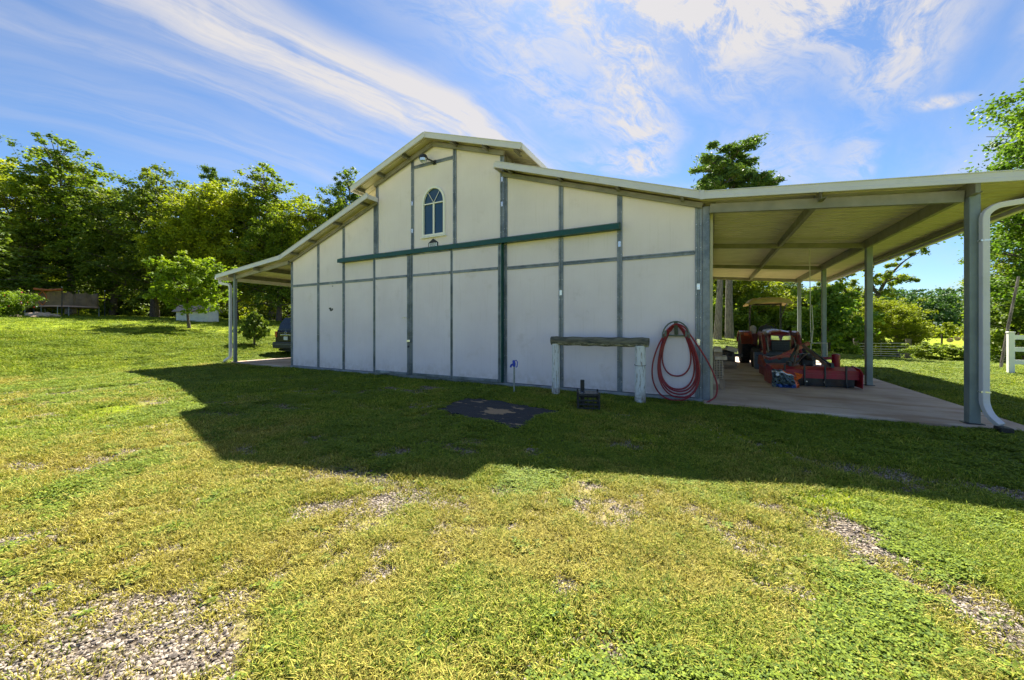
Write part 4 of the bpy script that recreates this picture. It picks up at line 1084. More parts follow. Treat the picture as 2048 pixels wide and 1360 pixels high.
for k in range(4):
    x = -W+.28+k*.40
    MB().prism([(-.36, -.05+.06), (-.40, .0+.02), (-.335, .12), (-.335, .52), (-.30, .52), (-.30, .12), (-.33, .05)], x-.016, x+.016, 'x').build('shank', M['iron'], bx)
for x in (-.15, .2): MB().lathe([(.018, -.33), (.018, -.32)], (x, 0, .12), 'y', 8).build('bolt', M['bright'], bx)
# A-frame
ax, ay, az = -.12, .20, .98
for s_ in (-1, 1):
    MB().bar((s_*.36, -.12, .44), (ax+s_*.04, ay, az), .022, .07).build('frame_bar', M['rust'], bx)
    MB().bar((s_*.42, .14, .45), (ax+s_*.05, ay, az), .022, .06).build('frame_bar', M['iron'], bx)
    MB().box(s_*.42-.03, s_*.42+.03, -.12, .14, .40, .56).build('hitch_lug', M['iron'], bx)
# rotary cutter behind
rc = empty('rotary_cutter', (2.38, 4.75, .055), math.radians(4), 'faded dark red rotary mower deck with gearbox and sloping arms, behind the crimson scraper', 'mower')
MB().prism([(-.78, -.62), (.80, -.62), (.92, .3), (.5, .8), (-.5, .8), (-.78, .3)], .30, .335, 'z').build('deck', M['dark_red'], rc, bevel=.004)
MB().prism([(-.79, -.63), (.81, -.63), (.81, -.60), (-.79, -.60)], .08, .30, 'z').build('deck_skirt', M['impl_red'], rc)
for s_ in (-1, 1): MB().box(s_*.92-.012, s_*.92+.012, -.6, .3, .07, .30).build('deck_skirt', M['dark_red'], rc)
MB().prism([(-.62, .34), (.30, .34), (.25, .52), (.10, .62), (-.50, .40)], -.97, -.90, 'x').build('side_rail', M['dark_red'], rc)
b = MB(); b.bar((-.80, -.45, .55), (-.80, .3, .55), .07, .07); b.bar((-.80, -.45, .55), (-.55, -.35, .62), .07, .07); b.bar((-.55, -.35, .62), (-.10, -.2, .62), .06, .06); b.build('lift_arm', M['impl_red'], rc)
MB().bar((-.55, -.35, .60), (.20, .05, .98), .06, .09).build('lift_arm', M['impl_red'], rc)
MB().bar((-.50, .15, .50), (.18, .15, .98), .05, .07).build('lift_arm', M['dark_red'], rc)
MB().box(.02, .3, .0, .28, .34, .68).build('gearbox', M['iron'], rc, bevel=.03)
MB().lathe([(.05, -.5), (.065, -.4), (.065, .05), (.08, .08)], (.16, -.02, .58), 'y', 12).build('drive_shaft', M['iron'], rc, smooth=True)
MB().bar((.15, -.05, .55), (.70, -.2, .60), .05, .07).build('cross_beam', M['impl_red'], rc)
b = MB(); b.lathe([(.085, 0), (.09, .02), (.09, .36), (.05, .385)], (.72, -.2, .33), 'z', 14); b.build('spindle_housing', M['impl_red'], rc, smooth=True)
MB().box(.60, .84, -.32, -.08, .335, .36).build('spindle_base', M['dark_red'], rc)
MB().bar((-.35, -.6, .35), (.14, -.08, .72), .03, .03).build('brace', M['rust'], rc)
MB().bar((.60, -.62, .35), (.22, .0, .80), .035, .035).build('brace', M['iron'], rc)
b = MB(); b.tube([(.26, .1, .60), (.26, .1, .98), (.62, .1, .99), (.62, .1, .62)], .016, 6); b.build('hitch_hoop', M['rope'], rc)
MB().lathe([(.17, -.05), (.2, -.03), (.2, .03), (.17, .05)], (.0, .95, .20), 'x', 16).build('tail_wheel', M['rubber'], rc)
# strap from the roof to the hitch
sx, sy = 2.60, 4.75
st_ = MB(); st_.tube([(sx-.02, sy, KZ-sx*SLR-.03), (sx-.005, sy, 2.4), (sx+.0, sy, 1.6), (sx+.02, sy, 1.06)], .011, 6); st_.tube([(sx+.03, sy, 2.1), (sx+.06, sy, 1.5), (sx+.03, sy, 1.02)], .010, 6)
o = st_.build('hanging_strap', M['rope'], None, smooth=True); tag(o, 'long off-white doubled strap hanging from the carport roof down to the mower hitch', 'strap')

# feed bag
fb_ = empty('feed_bag', (1.72, 2.62, .055), math.radians(4), 'crumpled grey, blue and orange plastic bag slumped against the crimson scraper', 'bag')
def bag_mesh(part):
    b = MB(); nx, nz = 14, 12
    def pt(i, j, s_):
        u = i/nx*2-1; v = j/nz
        hwd = .27*(1-.13*v)*(1+.03*math.sin(v*9)); x = u*hwd-.02*v
        th = .13*(1-abs(u)**3)*(1-.55*v)*(1+.12*math.sin(i*1.9+j*.9)+.10*math.sin(i*.8-j*1.7))+.006
        top = .40-.10*max(0, u+.3)*v
        z = v*top+.01+.012*math.sin(i*1.3)*v
        y = s_*th+.05*v
        return (x, y, z)
    for s_ in (-1, 1):
        for i in range(nx):
            for j in range(nz):
                region = 'orange' if i >= nx-2 or (j >= nz-1 and i > 5) else 'blue' if j < 2 and i > 1 else 'white' if j == nz-2 and i < nx-2 else 'grey'
                if region != part: continue
                b.add([pt(i, j, s_), pt(i+1, j, s_), pt(i+1, j+1, s_), pt(i, j+1, s_)], [(0, 1, 2, 3)])
    return b
for part, mt, nm in (('grey', 'greybag', 'bag_body'), ('blue', 'bluebag', 'bag_base'), ('white', 'whitebag', 'bag_stripe'), ('orange', 'orange', 'bag_side')):
    o = bag_mesh(part).build(nm, M[mt], fb_, smooth=True); 
    bm = bmesh.new(); bm.from_mesh(o.data); bmesh.ops.remove_doubles(bm, verts=bm.verts, dist=.0005); bm.to_mesh(o.data); bm.free()
MB().lathe([(.001, 0), (.035, .0), (.035, .004), (.001, .004)], (-.18, -.115, .31), 'y', 14).build('bag_seal', M['whitebag'], fb_)
b = MB(); b.add([(.19, -.10, .28), (.32, -.08, .33), (.30, -.03, .24), (.20, -.06, .18)], [(0, 1, 2, 3)]); b.add([(.19, -.10, .28), (.32, -.08, .33), (.27, .04, .34), (.18, .03, .36)], [(0, 1, 2, 3)]); b.build('bag_flap', M['orange'], fb_)

# ------------------------------------------------------------------ tractor
tr = empty('tractor', (2.22, 8.0, .055), math.radians(4), 'compact red loader tractor with tan canopy parked under the right carport', 'tractor')
RIM = pmat('pale_wheel_rim', (.45, .40, .33), .5, 0, .15, 5, dirt=(.25, .18, .12), dirt_amt=.6)
for s_ in (-1, 1):
    w_ = wheel(tr, s_*.76, 1.35, .60, .34, RIM, .55, 18)
    w2 = wheel(tr, s_*.66, -.35, .34, .24, RIM, .55, 14)
MB().box(-.62, .62, -.42, -.28, .30, .42).build('front_axle', M['iron'], tr, bevel=.02)
MB().box(-.70, .70, 1.24, 1.46, .48, .72).build('rear_axle', M['iron'], tr, bevel=.03)
MB().box(-.20, .20, -.5, 1.6, .40, .78).build('chassis', M['iron'], tr, bevel=.03)
# hood: rounded profile lofted
hb = MB(); prof = []
secs = [(-.72, .27, .80, 1.18), (-.66, .31, .74, 1.26), (-.45, .33, .72, 1.31), (.1, .33, .72, 1.34), (.62, .32, .72, 1.36)]
rows = []
for (y, w, z0, z1) in secs:
    r_ = []
    for (u, v) in ((-1, 0), (-1, .55), (-.97, .82), (-.80, .95), (-.45, 1), (0, 1.015), (.45, 1), (.80, .95), (.97, .82), (1, .55), (1, 0)): r_.append((u*w, y, z0+(z1-z0)*v))
    rows.append(r_)
vs = [p for r_ in rows for p in r_]; m_ = 11; fs = []
for i in range(len(rows)-1):
    for k in range(m_-1): fs.append((i*m_+k, i*m_+k+1, (i+1)*m_+k+1, (i+1)*m_+k))
fs.append(tuple(range(m_))); fs.append(tuple((len(rows)-1)*m_+k for k in range(m_-1, -1, -1)))
hb.add(vs, fs); hb.build('hood', M['red'], tr, smooth=True)
MB().box(-.27, .27, -.745, -.70, .60, .96).build('grille', M['black'], tr, bevel=.02)
for k in range(5): MB().box(-.25, .25, -.76, -.744, .64+k*.062, .655+k*.062).build('grille_slat', M['iron'], tr)
for s_ in (-1, 1):
    MB().prism([(s_*.02, .975), (s_*.29, .99), (s_*.28, 1.14), (s_*.06, 1.12)], -.77, -.70).build('headlight', M['lamp_glass'], tr, bevel=.01)
MB().box(-.35, .35, -.84, -.78, .36, .60).build('bumper_guard', M['iron'], tr, bevel=.01)
for s_ in (-1, 1):
    for z in (.44, .50): MB().lathe([(.016, -.85), (.016, -.842)], (s_*.14, 0, z), 'y', 8).build('bolt', M['bright'], tr)
    # loader masts and arms
    MB().prism([(-.05, .45), (.14, .45), (.14, 1.20), (.04, 1.30), (-.06, 1.22)], s_*.46-.03, s_*.46+.03, 'x').build('loader_mast', M['red'], tr)
    MB().prism([(.02, 1.26), (.06, 1.16), (-.55, 1.10), (-.93, .46), (-1.05, .34), (-1.08, .46), (-.72, 1.16), (-.55, 1.24)], s_*.50-.04, s_*.50+.04, 'x').build('loader_arm', M['red'], tr, bevel=.006)
    MB().tube([(s_*.50, .05, .62), (s_*.50, -.55, 1.05)], .028, 8).build('lift_cylinder', M['iron'], tr, smooth=True)
    MB().tube([(s_*.40, -.60, 1.05), (s_*.40, -1.05, .62)], .022, 8).build('tilt_cylinder', M['pipe'], tr, smooth=True)
    # fenders
    b = MB(); n = 9; a0, a1 = math.radians(20), math.radians(165)
    pts = [(1.35+.68*math.cos(a), .60+.68*math.sin(a)) for a in np.linspace(a0, a1, n)]; inn = [(1.35+.655*math.cos(a), .60+.655*math.sin(a)) for a in np.linspace(a1, a0, n)]
    x0, x1 = (s_*.56, s_*.96) if s_ > 0 else (s_*.96, s_*.56)
    b.prism(pts+inn, x0, x1, 'x'); b.build('fender', M['red'], tr)
    MB().box(min(s_*.40, s_*.58), max(s_*.40, s_*.58), .75, 1.9, .70, 1.18).build('fender_side', M['red'], tr, bevel=.03)
    MB().box(s_*.78-.07, s_*.78+.07, .74, .80, 1.10, 1.20).build('side_lamp', M['orange'], tr, bevel=.01)
MB().box(-.60, .60, .45, 1.05, .56, .62).build('footplate', M['iron'], tr)
MB().prism([(-1.30, .02), (-1.27, .02), (-.95, .04), (-.84, .30), (-.86, .52), (-.90, .52), (-.89, .31), (-.99, .09), (-1.30, .05)], -.80, .80, 'x').build('bucket_floor', M['bucket'], tr)
MB().box(-.80, .80, -.93, -.895, .08, .56).build('bucket_back', M['bucket'], tr)
for s_ in (-1, 1): MB().prism([(-1.31, .02), (-.93, .03), (-.85, .5), (-.92, .56), (-1.05, .5)], s_*.80-.012, s_*.80+.012, 'x').build('bucket_side', M['bucket'], tr)
MB().box(-.86, .8, -1.36, -1.33, .03, .52).build('bucket_face', M['bucket'], tr)
MB().box(-.8, .8, -1.368, -1.361, .46, .50).build('bucket_lip', M['iron'], tr)
# seat
MB().box(-.25, .25, 1.05, 1.50, .92, 1.05).build('seat', M['black'], tr, bevel=.04, seg=2)
b = MB(); b.prism([(-.25, 1.02), (.25, 1.02), (.27, 1.28), (.19, 1.46), (0, 1.52), (-.19, 1.46), (-.27, 1.28)], 1.46, 1.56); b.build('seat_back', M['black'], tr, bevel=.03, seg=2)
sw = MB(); sw.tube([(.19*math.cos(t), .84+.08*math.sin(t), 1.40+.17*math.sin(t)) for t in np.linspace(0, 2*PI, 21)], .014, 6, cap=False); sw.tube([(0, .84, 1.40), (0, .62, 1.2)], .02, 6); sw.bar((-.18, .84, 1.4), (.18, .84, 1.4), .02, .02)
sw.build('steering_wheel', M['black'], tr)
MB().box(-.22, .22, .55, .72, .70, 1.32).build('dashboard', M['black'], tr, bevel=.04)
for s_ in (-1, 1):
    MB().bar((s_*.52, 1.72, .70), (s_*.52, 1.72, 2.36), .055, .075, (0, 1, 0)).build('rollbar_post', M['black'], tr)
    MB().tube([(s_*.52, 1.72, 1.75), (s_*.56, 1.25, 2.20), (s_*.58, .95, 2.36)], .018, 6).build('canopy_strut', M['iron'], tr)
MB().box(-.55, .55, 1.68, 1.76, 2.30, 2.37).build('rollbar_top', M['black'], tr)
b = MB(); nx, ny = 12, 12; vs = []; fs = []
for i in range(nx+1):
    for j in range(ny+1):
        u, v = i/nx*2-1, j/ny*2-1
        e = max(abs(u), abs(v)); z = 2.58-.07*u*u-.07*v*v-(.15*max(0, e-.80)/.20)-.012*math.sin(i*2.6)
        vs.append((u*.72, 1.35+v*.72, z))
for i in range(nx):
    for j in range(ny): fs.append((i*(ny+1)+j, (i+1)*(ny+1)+j, (i+1)*(ny+1)+j+1, i*(ny+1)+j+1))
b.add(vs, fs); o = b.build('canopy', M['canopy'], tr, smooth=True); s_ = o.modifiers.new('t', 'SOLIDIFY'); s_.thickness = .03
sk = MB(); sk.blob((-.52, 1.60, 1.32), (.14, .10, .20), seed=5, sub=2, amp=.2); o = sk.build('canvas_sack', M['bucketp'], None, smooth=True, loc=(2.22, 8.0, .055)); 
tag(o, 'pale canvas sack slung beside the seat of the red tractor', 'sack')
rb = MB().box(.62, 1.02, 10.55, 11.1, .10, .30).build('red_crate', M['red'], None, bevel=.01); tag(rb, 'small flat red box on the slab behind the tractor rear wheel', 'box')

# ------------------------------------------------------------------ parked car, left
def build_car():
    c = empty('parked_car', (-18.45, 2.75, -.04), 0, 'black sport utility car parked behind the left end of the barn, rear towards the yard', 'car')
    hw = .97
    # rows along y of the cross sections
    def loft(secs, name, mat):
        b = MB(); m_ = len(secs[0]); vs = [p for s in secs for p in s]; fs = []
        for i in range(len(secs)-1):
            for k in range(m_-1): fs.append((i*m_+k, i*m_+k+1, (i+1)*m_+k+1, (i+1)*m_+k))
        fs.append(tuple(range(m_))); fs.append(tuple((len(secs)-1)*m_+k for k in range(m_-1, -1, -1)))
        b.add(vs, fs); return b.build(name, mat, c, smooth=True)
    def sec(y, w, z0, z1, r=.10):
        return [(-w, y, z0), (-w-.0, y, z0+(z1-z0)*.5), (-w*.985, y, z1-r), (-w*.93, y, z1), (0, y, z1+.01), (w*.93, y, z1), (w*.985, y, z1-r), (w, y, z0+(z1-z0)*.5), (w, y, z0)]
    loft([sec(.06, .90, .62, 1.18), sec(.12, .95, .50, 1.22), sec(1.2, .97, .38, 1.24), (sec(3.2, .97, .38, 1.22)), sec(3.7, .96, .38, 1.14), sec(4.7, .90, .42, .98)], 'body', M['car'])
    loft([sec(.14, .88, 1.22, 1.30), sec(.24, .84, 1.23, 1.60), sec(.42, .78, 1.23, 1.86, .06), sec(.9, .76, 1.23, 1.93, .06), sec(2.4, .75, 1.23, 1.92, .06), sec(3.3, .85, 1.20, 1.28)], 'cabin', M['car'])
    b = MB(); b.add([(-.70, .158, 1.34), (.70, .158, 1.34), (.62, .345, 1.80), (-.62, .345, 1.80)], [(0, 1, 2, 3)]); o = b.build('rear_window', M['car_glass'], c); o.modifiers.new('t', 'SOLIDIFY').thickness = .02
    for s_ in (-1, 1):
        b = MB(); b.add([(s_*.855, .42, 1.35), (s_*.87, 2.9, 1.33), (s_*.80, 2.4, 1.80), (s_*.795, .60, 1.80)], [(0, 1, 2, 3)]); o = b.build('side_window', M['car_glass'], c); o.modifiers.new('t', 'SOLIDIFY').thickness = .03
        MB().box(s_*.84-.07, s_*.84+.07, .03, .16, .95, 1.22).build('tail_light', M['tail'], c, bevel=.015)
        MB().tube([(s_*.68, .5, 1.97), (s_*.68, .7, 2.03), (s_*.68, 2.2, 2.03), (s_*.68, 2.4, 1.97)], .022, 6).build('roof_rail', M['black'], c)
        for y in (.95, 3.75):
            w_ = MB(); w_.lathe([(.2, -.11), (.34, -.12), (.375, -.08), (.375, .08), (.34, .12), (.2, .11)], (s_*.86, y, .375), 'x', 24); ww = w_.build('wheel', M['rubber'], c)
            MB().lathe([(.22, -.09), (.18, -.06), (.05, -.08), (.05, .08), (.18, .06), (.22, .09)], (s_*.86, y, .375), 'x', 16).build('rim', M['chrome'], ww)
    MB().prism([(-.96, .42), (.96, .42), (.99, .62), (.96, .72), (-.96, .72), (-.99, .62)], -.06, .20).build('rear_bumper', M['black'], c, bevel=.03, seg=2)
    MB().box(-.9, .9, -.075, -.055, .60, .64).build('bumper_trim', M['bucket'], c)
    MB().box(-.42, .42, .005, .055, 1.035, 1.075).build('chrome_bar', M['chrome'], c, bevel=.01)
    MB().box(-.16, .16, .03, .055, .82, .98).build('licence_plate', M['plate'], c)
    MB().tube([(.075*math.cos(t), .035, 1.16+.05*math.sin(t)) for t in np.linspace(0, 2*PI, 17)], .008, 6, cap=False).build('emblem', M['chrome'], c)
    MB().tube([(-.5, -.02, .36), (-.5, .3, .36)], .03, 8).build('exhaust_pipe', M['chrome'], c)
    MB().box(-.8, .8, .2, 4.4, .28, .40).build('underbody', M['black'], c)
    c.scale = (1.0, 1.0, 1.06)
build_car()

# ------------------------------------------------------------------ left lawn: shed, trampoline, stones
x, y = at(396, 29.5)
sh = empty('small_shed', (x, y, g1(x, y)-.05), YAW+math.radians(6), 'low pale shed with tan gable roof standing on the lawn before the woods', 'shed')
for i in range(9): MB().box(-1.15+i*.2556+.006, -1.15+(i+1)*.2556-.006, -.62, -.60, 0, .80).build('siding_board', M['shed_wall'], sh)
MB().box(-1.14, 1.14, -.598, .6, 0, .79).build('wall', M['shed_wall'], sh)
MB().prism([(-.72, .78), (.72, .78), (0, 1.28)], -1.12, 1.12, 'x').build('gable', M['shed_wall'], sh)
for s_ in (-1, 1): MB().bar((-1.32, s_*.42, 1.06), (1.32, s_*.42, 1.06), .98, .05, (0, s_*.57, .82)).build('roof', M['shed_roof'], sh)
MB().box(-1.152, -1.142, -.25, .25, .05, .62).build('door', M['whitebag'], sh)

x, y = at(112, 34)
tm = empty('trampoline', (x, y, g1(x, y)-.08), YAW, 'large rectangular trampoline with sagging dark net and faded orange trim under the trees', 'trampoline')
hwx, hwy = 2.75, 1.7
N_ = 28
ring = [(hwx*math.copysign(abs(math.cos(t))**.5, math.cos(t)), hwy*math.copysign(abs(math.sin(t))**.5, math.sin(t)), .88) for t in np.linspace(0, 2*PI, 41)]
MB().tube(ring, .075, 8, cap=False).build('pad', M['pink_pad'], tm, smooth=True)
MB().prism([(p[0], p[1]) for p in ring[:-1]], .86, .87, 'z').build('jumping_mat', M['black'], tm)
net_m, T, b_ = new_mat('trampoline_net'); b_.inputs['Base Color'].default_value = (.035, .032, .028, 1); b_.inputs['Roughness'].default_value = .9; b_.inputs['Alpha'].default_value = .86
T.l(T.mix(T.ramp(T.noise(T.n('ShaderNodeTexCoord').outputs['Object'], 1.2, 4, .6), .3, .7), (.20, .14, .09), (.34, .235, .14)), b_.inputs['Base Color'])
b = MB(); nn = 40
for i in range(nn+1):
    p = ring[i]; sag = .22*abs(math.sin(i*1.27))+.1*math.sin(i*.7)
    for j in range(5):
        f = j/4; k = 1-.05*f-.05*f*math.sin(i*2.3)
        b.v.append((p[0]*k, p[1]*k, .93+f*(1.35-sag)))
for i in range(nn):
    for j in range(4): b.f.append((i*5+j, (i+1)*5+j, (i+1)*5+j+1, i*5+j+1))
b.build('net', net_m, tm)
for (px_, s_) in ((.15, -1), (2.6, -1), (-2.4, -1), (-2.4, 1), (.1, 1), (2.6, 1)):
    MB().tube([(px_, s_*hwy*1.0, .0), (px_, s_*hwy*1.0, 2.5)], .03, 8).build('net_pole', M['iron'], tm)
    MB().blob((px_, s_*hwy, 2.53), .045, sub=1, amp=0).build('pole_cap', M['white_vinyl'], tm)
MB().tube([(.2, -hwy, 2.38), (1.3, -hwy, 2.26), (2.6, -hwy, 2.32)], .10, 8).build('top_padding', M['orange_pad'], tm)
for s_ in (-1, 1): MB().tube([(.95+s_*.36*math.sin(t), -hwy*1.01-.02, .95+1.25*t/PI) for t in np.linspace(0, PI, 9)], .03, 6).build('door_trim', M['orange_pad'], tm)
for (px_, py_) in ((-2.5, -1.2), (-2.0, -1.6), (-.6, -1.7), (.8, -1.7), (2.1, -1.6), (2.6, -1.2), (2.6, 1.2), (-2.5, 1.2)): MB().tube([(px_, py_, .86), (px_, py_, -.1)], .028, 6).build('leg', M['pipe'], tm)

k = 0
for (px_, w_, sx_, sy_, sz_, lab) in ((62, 28, .34, .26, .24, 'leftmost tan fieldstone of the group by the trampoline'), (84, 27.5,   .62, .36, .30, 'largest tan fieldstone slab of the group before the trampoline'),
        (108, 28, .40, .26, .18, 'flat pale fieldstone at the right end of the group'), (96, 29.5, .30, .25, .28, 'small upright fieldstone behind the large slab'), (30, 26, .7, .25, .14, 'long grey edging stone in front of the rose bush'),
        (70, 26.5, .22, .2, .12, 'small pale stone in the grass before the tan slabs')):
    x, y = at(px_, w_); b = MB(); b.blob((0, 0, 0), (sx_, sy_, sz_), seed=k+9, sub=2, amp=.35)
    o = b.build('fieldstone', M['rock'], None, loc=(x, y, g1(x, y)+sz_*.35), rot=(0, 0, k*.7)); tag(o, lab, 'stone', 'fieldstones by the trampoline'); k += 1

# ------------------------------------------------------------------ right side: gate, fence, pole, hay
def gate(pxa, wa, pxb, wb):
    xa, ya = at(pxa, wa); xb, yb = at(pxb, wb); za, zb_ = g1(xa, ya), g1(xb, yb)
    g_ = empty('pasture_gate', (xa, ya, za), 0, 'six-rail grey tubular pasture gate between the trees beyond the lawn', 'gate')
    D = Vector((xb-xa, yb-ya, zb_-za))
    for z in (.25, .43, .60, .80, 1.02, 1.28): MB().tube([Vector((0, 0, z)), D+Vector((0, 0, z))], .026, 6).build('rail', M['white_metal'], g_)
    for f in (0, .5, 1): MB().tube([D*f+Vector((0, 0, .23)), D*f+Vector((0, 0, 1.30))], .028, 6).build('upright', M['pipe'], g_)
gate(1717, 33, 1813, 29)
def wood_post(px_, w_, h_, r_, lab, lean=0.0, mat='bark_grey', name='fence_post', cat='post'):
    x, y = at(px_, w_); b = MB(); b.tube([(0, 0, -.3), (lean*.4, 0, h_*.4), (lean, 0, h_)], [r_, r_*.97, r_*.9], 9)
    o = b.build(name, M[mat], None, smooth=True, loc=(x, y, g1(x, y))); tag(o, lab, cat, 'wooden posts along the pasture edge')
wood_post(1712, 33.2, 2.0, .22, 'thick weathered gate post at the left end of the pasture gate')
wood_post(1817, 28.6, 1.6, .20, 'thick weathered gate post at the right end of the pasture gate')
wood_post(1882, 24, 1.75, .05, 'thin dark stake sticking up behind the low bush', .05, 'bark')
x, y = at(1998, 13.2); b = MB(); b.tube([(0, 0, -.3), (.23, 0, 1.6), (.46, 0, 3.25)], [.045, .042, .036], 8); o = b.build('leaning_pole', M['bark_grey'], None, smooth=True, loc=(x, y, g1(x, y))); tag(o, 'old grey wooden pole leaning to the right behind the white fence', 'pole')
wf_ = empty('white_fence', (8.55, 9.55, g1(8.55, 9.55)), 0, 'white vinyl three-rail fence starting at the right edge of the lawn', 'fence')
DR = Vector((1, -.02, 0)).normalized()
for i in range(3):
    p = DR*(2.4*i)
    MB().box(p.x-.065, p.x+.065, p.y-.065, p.y+.065, -.2, 1.30).build('fence_post', M['white_vinyl'], wf_, bevel=.01)
    MB().box(p.x-.08, p.x+.08, p.y-.08, p.y+.08, 1.301, 1.335).build('post_cap', M['white_vinyl'], wf_, bevel=.012)
for i in range(2):
    for z in (.38, .78, 1.16): MB().bar(DR*(2.4*i+.067)+Vector((0, 0, z)), DR*(2.4*(i+1)-.067)+Vector((0, 0, z)), .04, .14).build('fence_rail', M['white_vinyl'], wf_)
hl = [(1900, 140, 'nearest hay bale, in front of the row'), (1915, 155, 'middle hay bale of the front row in the field'), (1931, 150, 'hay bale beside the tall carport post'), (1899, 200, 'farthest hay bale, left of the back pair'), (1929, 195, 'far hay bale at the right of the back pair')]
for (px_, w_, lab) in hl:
    x, y = at(px_, w_); b = MB(); b.lathe([(.70, -.7), (.78, -.66), (.78, .66), (.70, .7)], (0, 0, .70), 'x', 18)
    o = b.build('hay_bale', M['hay'], None, loc=(x, y, g1(x, y)), rot=(0, 0, YAW+.5)); tag(o, lab, 'hay bale', 'round hay bales in the far field')

# ------------------------------------------------------------------ trees
def tube_np(b, pts, rs, n=6): b.tube(pts, rs, n, cap=False)
def leaf_cloud(R, centers, radii, per, size, mat, flat=.75, name='crown', droop=0.0, needle=False, var_bias=None, up=.35):
    """small leaf-sized quads spread through clumps"""
    C = np.repeat(centers, per, 0); r = np.repeat(radii, per)
    n = len(C)
    d = R.normal(0, 1, (n, 3)); d /= np.linalg.norm(d, axis=1)[:, None]
    rad = R.rand(n)**.62*np.where(R.rand(n) < .16, 1.55, 1.0)
    p = C+d*(rad*r)[:, None]*np.array([1, 1, flat])
    s = size*R.uniform(.6, 1.35, n)
    # leaf frame
    nrm = R.normal(0, 1, (n, 3)); nrm[:, 2] = np.abs(nrm[:, 2])+up; nrm += d*.5; nrm /= np.linalg.norm(nrm, axis=1)[:, None]
    t = R.normal(0, 1, (n, 3)); t[:, 2] -= droop; t -= (t*nrm).sum(1)[:, None]*nrm; t /= np.linalg.norm(t, axis=1)[:, None]
    bt = np.cross(nrm, t); w = .42 if not needle else .16
    q = np.stack([p-t*s[:, None]*.5, p+bt*(s*w)[:, None], p+t*s[:, None]*.5, p-bt*(s*w)[:, None]+nrm*(s*.08)[:, None]], 1)
    v = np.clip(R.rand(n)*.8+.2*(d[:, 2]*.5+.5)*0, 0, 1)
    cv = np.repeat(R.rand(len(centers)), per); v = np.clip(v*.6+cv*.4, 0, 1)
    return raw_mesh(name, q, 4, mat, v)
def make_broad(seed, H, CR, base, nl, ncl, per, size, mat, bark, clump=.75, trunk_r=.28, flat=.75, top=1.0, shape='oval', crownk=1.0, fork=False):
    """H total height, CR crown radius, base: height where the crown begins"""
    R = np.random.RandomState(seed); rr = random.Random(seed)
    b = MB(); tp = []
    lean = R.normal(0, .03*H, 2)
    for i in range(9):
        f = i/8; z = f*H*.88; tp.append(Vector((lean[0]*f*f+.12*math.sin(f*5+seed), lean[1]*f*f+.12*math.cos(f*4+seed), z)))
    b.tube([tp[0]-Vector((0, 0, .5))]+tp, [trunk_r*1.35, trunk_r*1.2]+[trunk_r*(1-.105*i) for i in range(1, 9)], 9, cap=False)
    cents = []; rads = []
    ga = 2.39996
    for i in range(nl):
        f = (i+.5)/nl; z0 = base*.9+(H*.86-base)*f**.9
        if shape == 'oval': prof = math.sqrt(max(.06, 1-((f-.42)/.62)**2))
        elif shape == 'cone': prof = max(.12, 1.05-f)
        elif shape == 'spread': prof = math.sqrt(max(.1, 1-((f-.6)/.65)**2))
        else: prof = 1
        Lh = CR*prof*rr.uniform(.62, 1.12); a = i*ga+rr.uniform(-.5, .5)
        i0 = min(7, int(z0/(H*.88)*8)); p0 = tp[i0].lerp(tp[i0+1], min(1, max(0, z0/(H*.88)*8-i0)))
        rise = rr.uniform(.15, .55)*Lh*(1.0 if shape != 'cone' else .2)
        p1 = p0+Vector((math.cos(a)*Lh*.5, math.sin(a)*Lh*.5, rise*.35)); p2 = p0+Vector((math.cos(a+.15)*Lh, math.sin(a+.15)*Lh, rise))
        r0 = trunk_r*.42*(1-f*.6)
        b.tube([p0, p1, p2], [r0, r0*.6, r0*.2], 5, cap=False)
        nc = max(2, int(ncl*prof/nl+rr.random()))
        for k in range(nc):
            g_ = rr.uniform(.35, 1.05); c = p0.lerp(p2, g_)+Vector((rr.gauss(0, .16*Lh+.15), rr.gauss(0, .16*Lh+.15), rr.gauss(.02*H, .05*H)))
            cents.append(c); rads.append(clump*rr.uniform(.55, 1.3))
            if k < 3: b.tube([p0.lerp(p2, g_*.8), c], [r0*.28, r0*.1], 4, cap=False)
    for k in range(max(3, int(ncl*.05))):
        c = tp[-1]+Vector((rr.gauss(0, CR*.22), rr.gauss(0, CR*.22), rr.uniform(-.06, .14)*H)); cents.append(c); rads.append(clump*rr.uniform(.5, 1.1)); b.tube([tp[-1], c], [trunk_r*.12, .02], 4, cap=False)
    tm_ = b.mesh('trunk', smooth=True, fix=False); tm_.materials.append(bark)
    cm = leaf_cloud(R, np.array([tuple(c) for c in cents]), np.array(rads), per, size, mat, flat)
    return tm_, cm
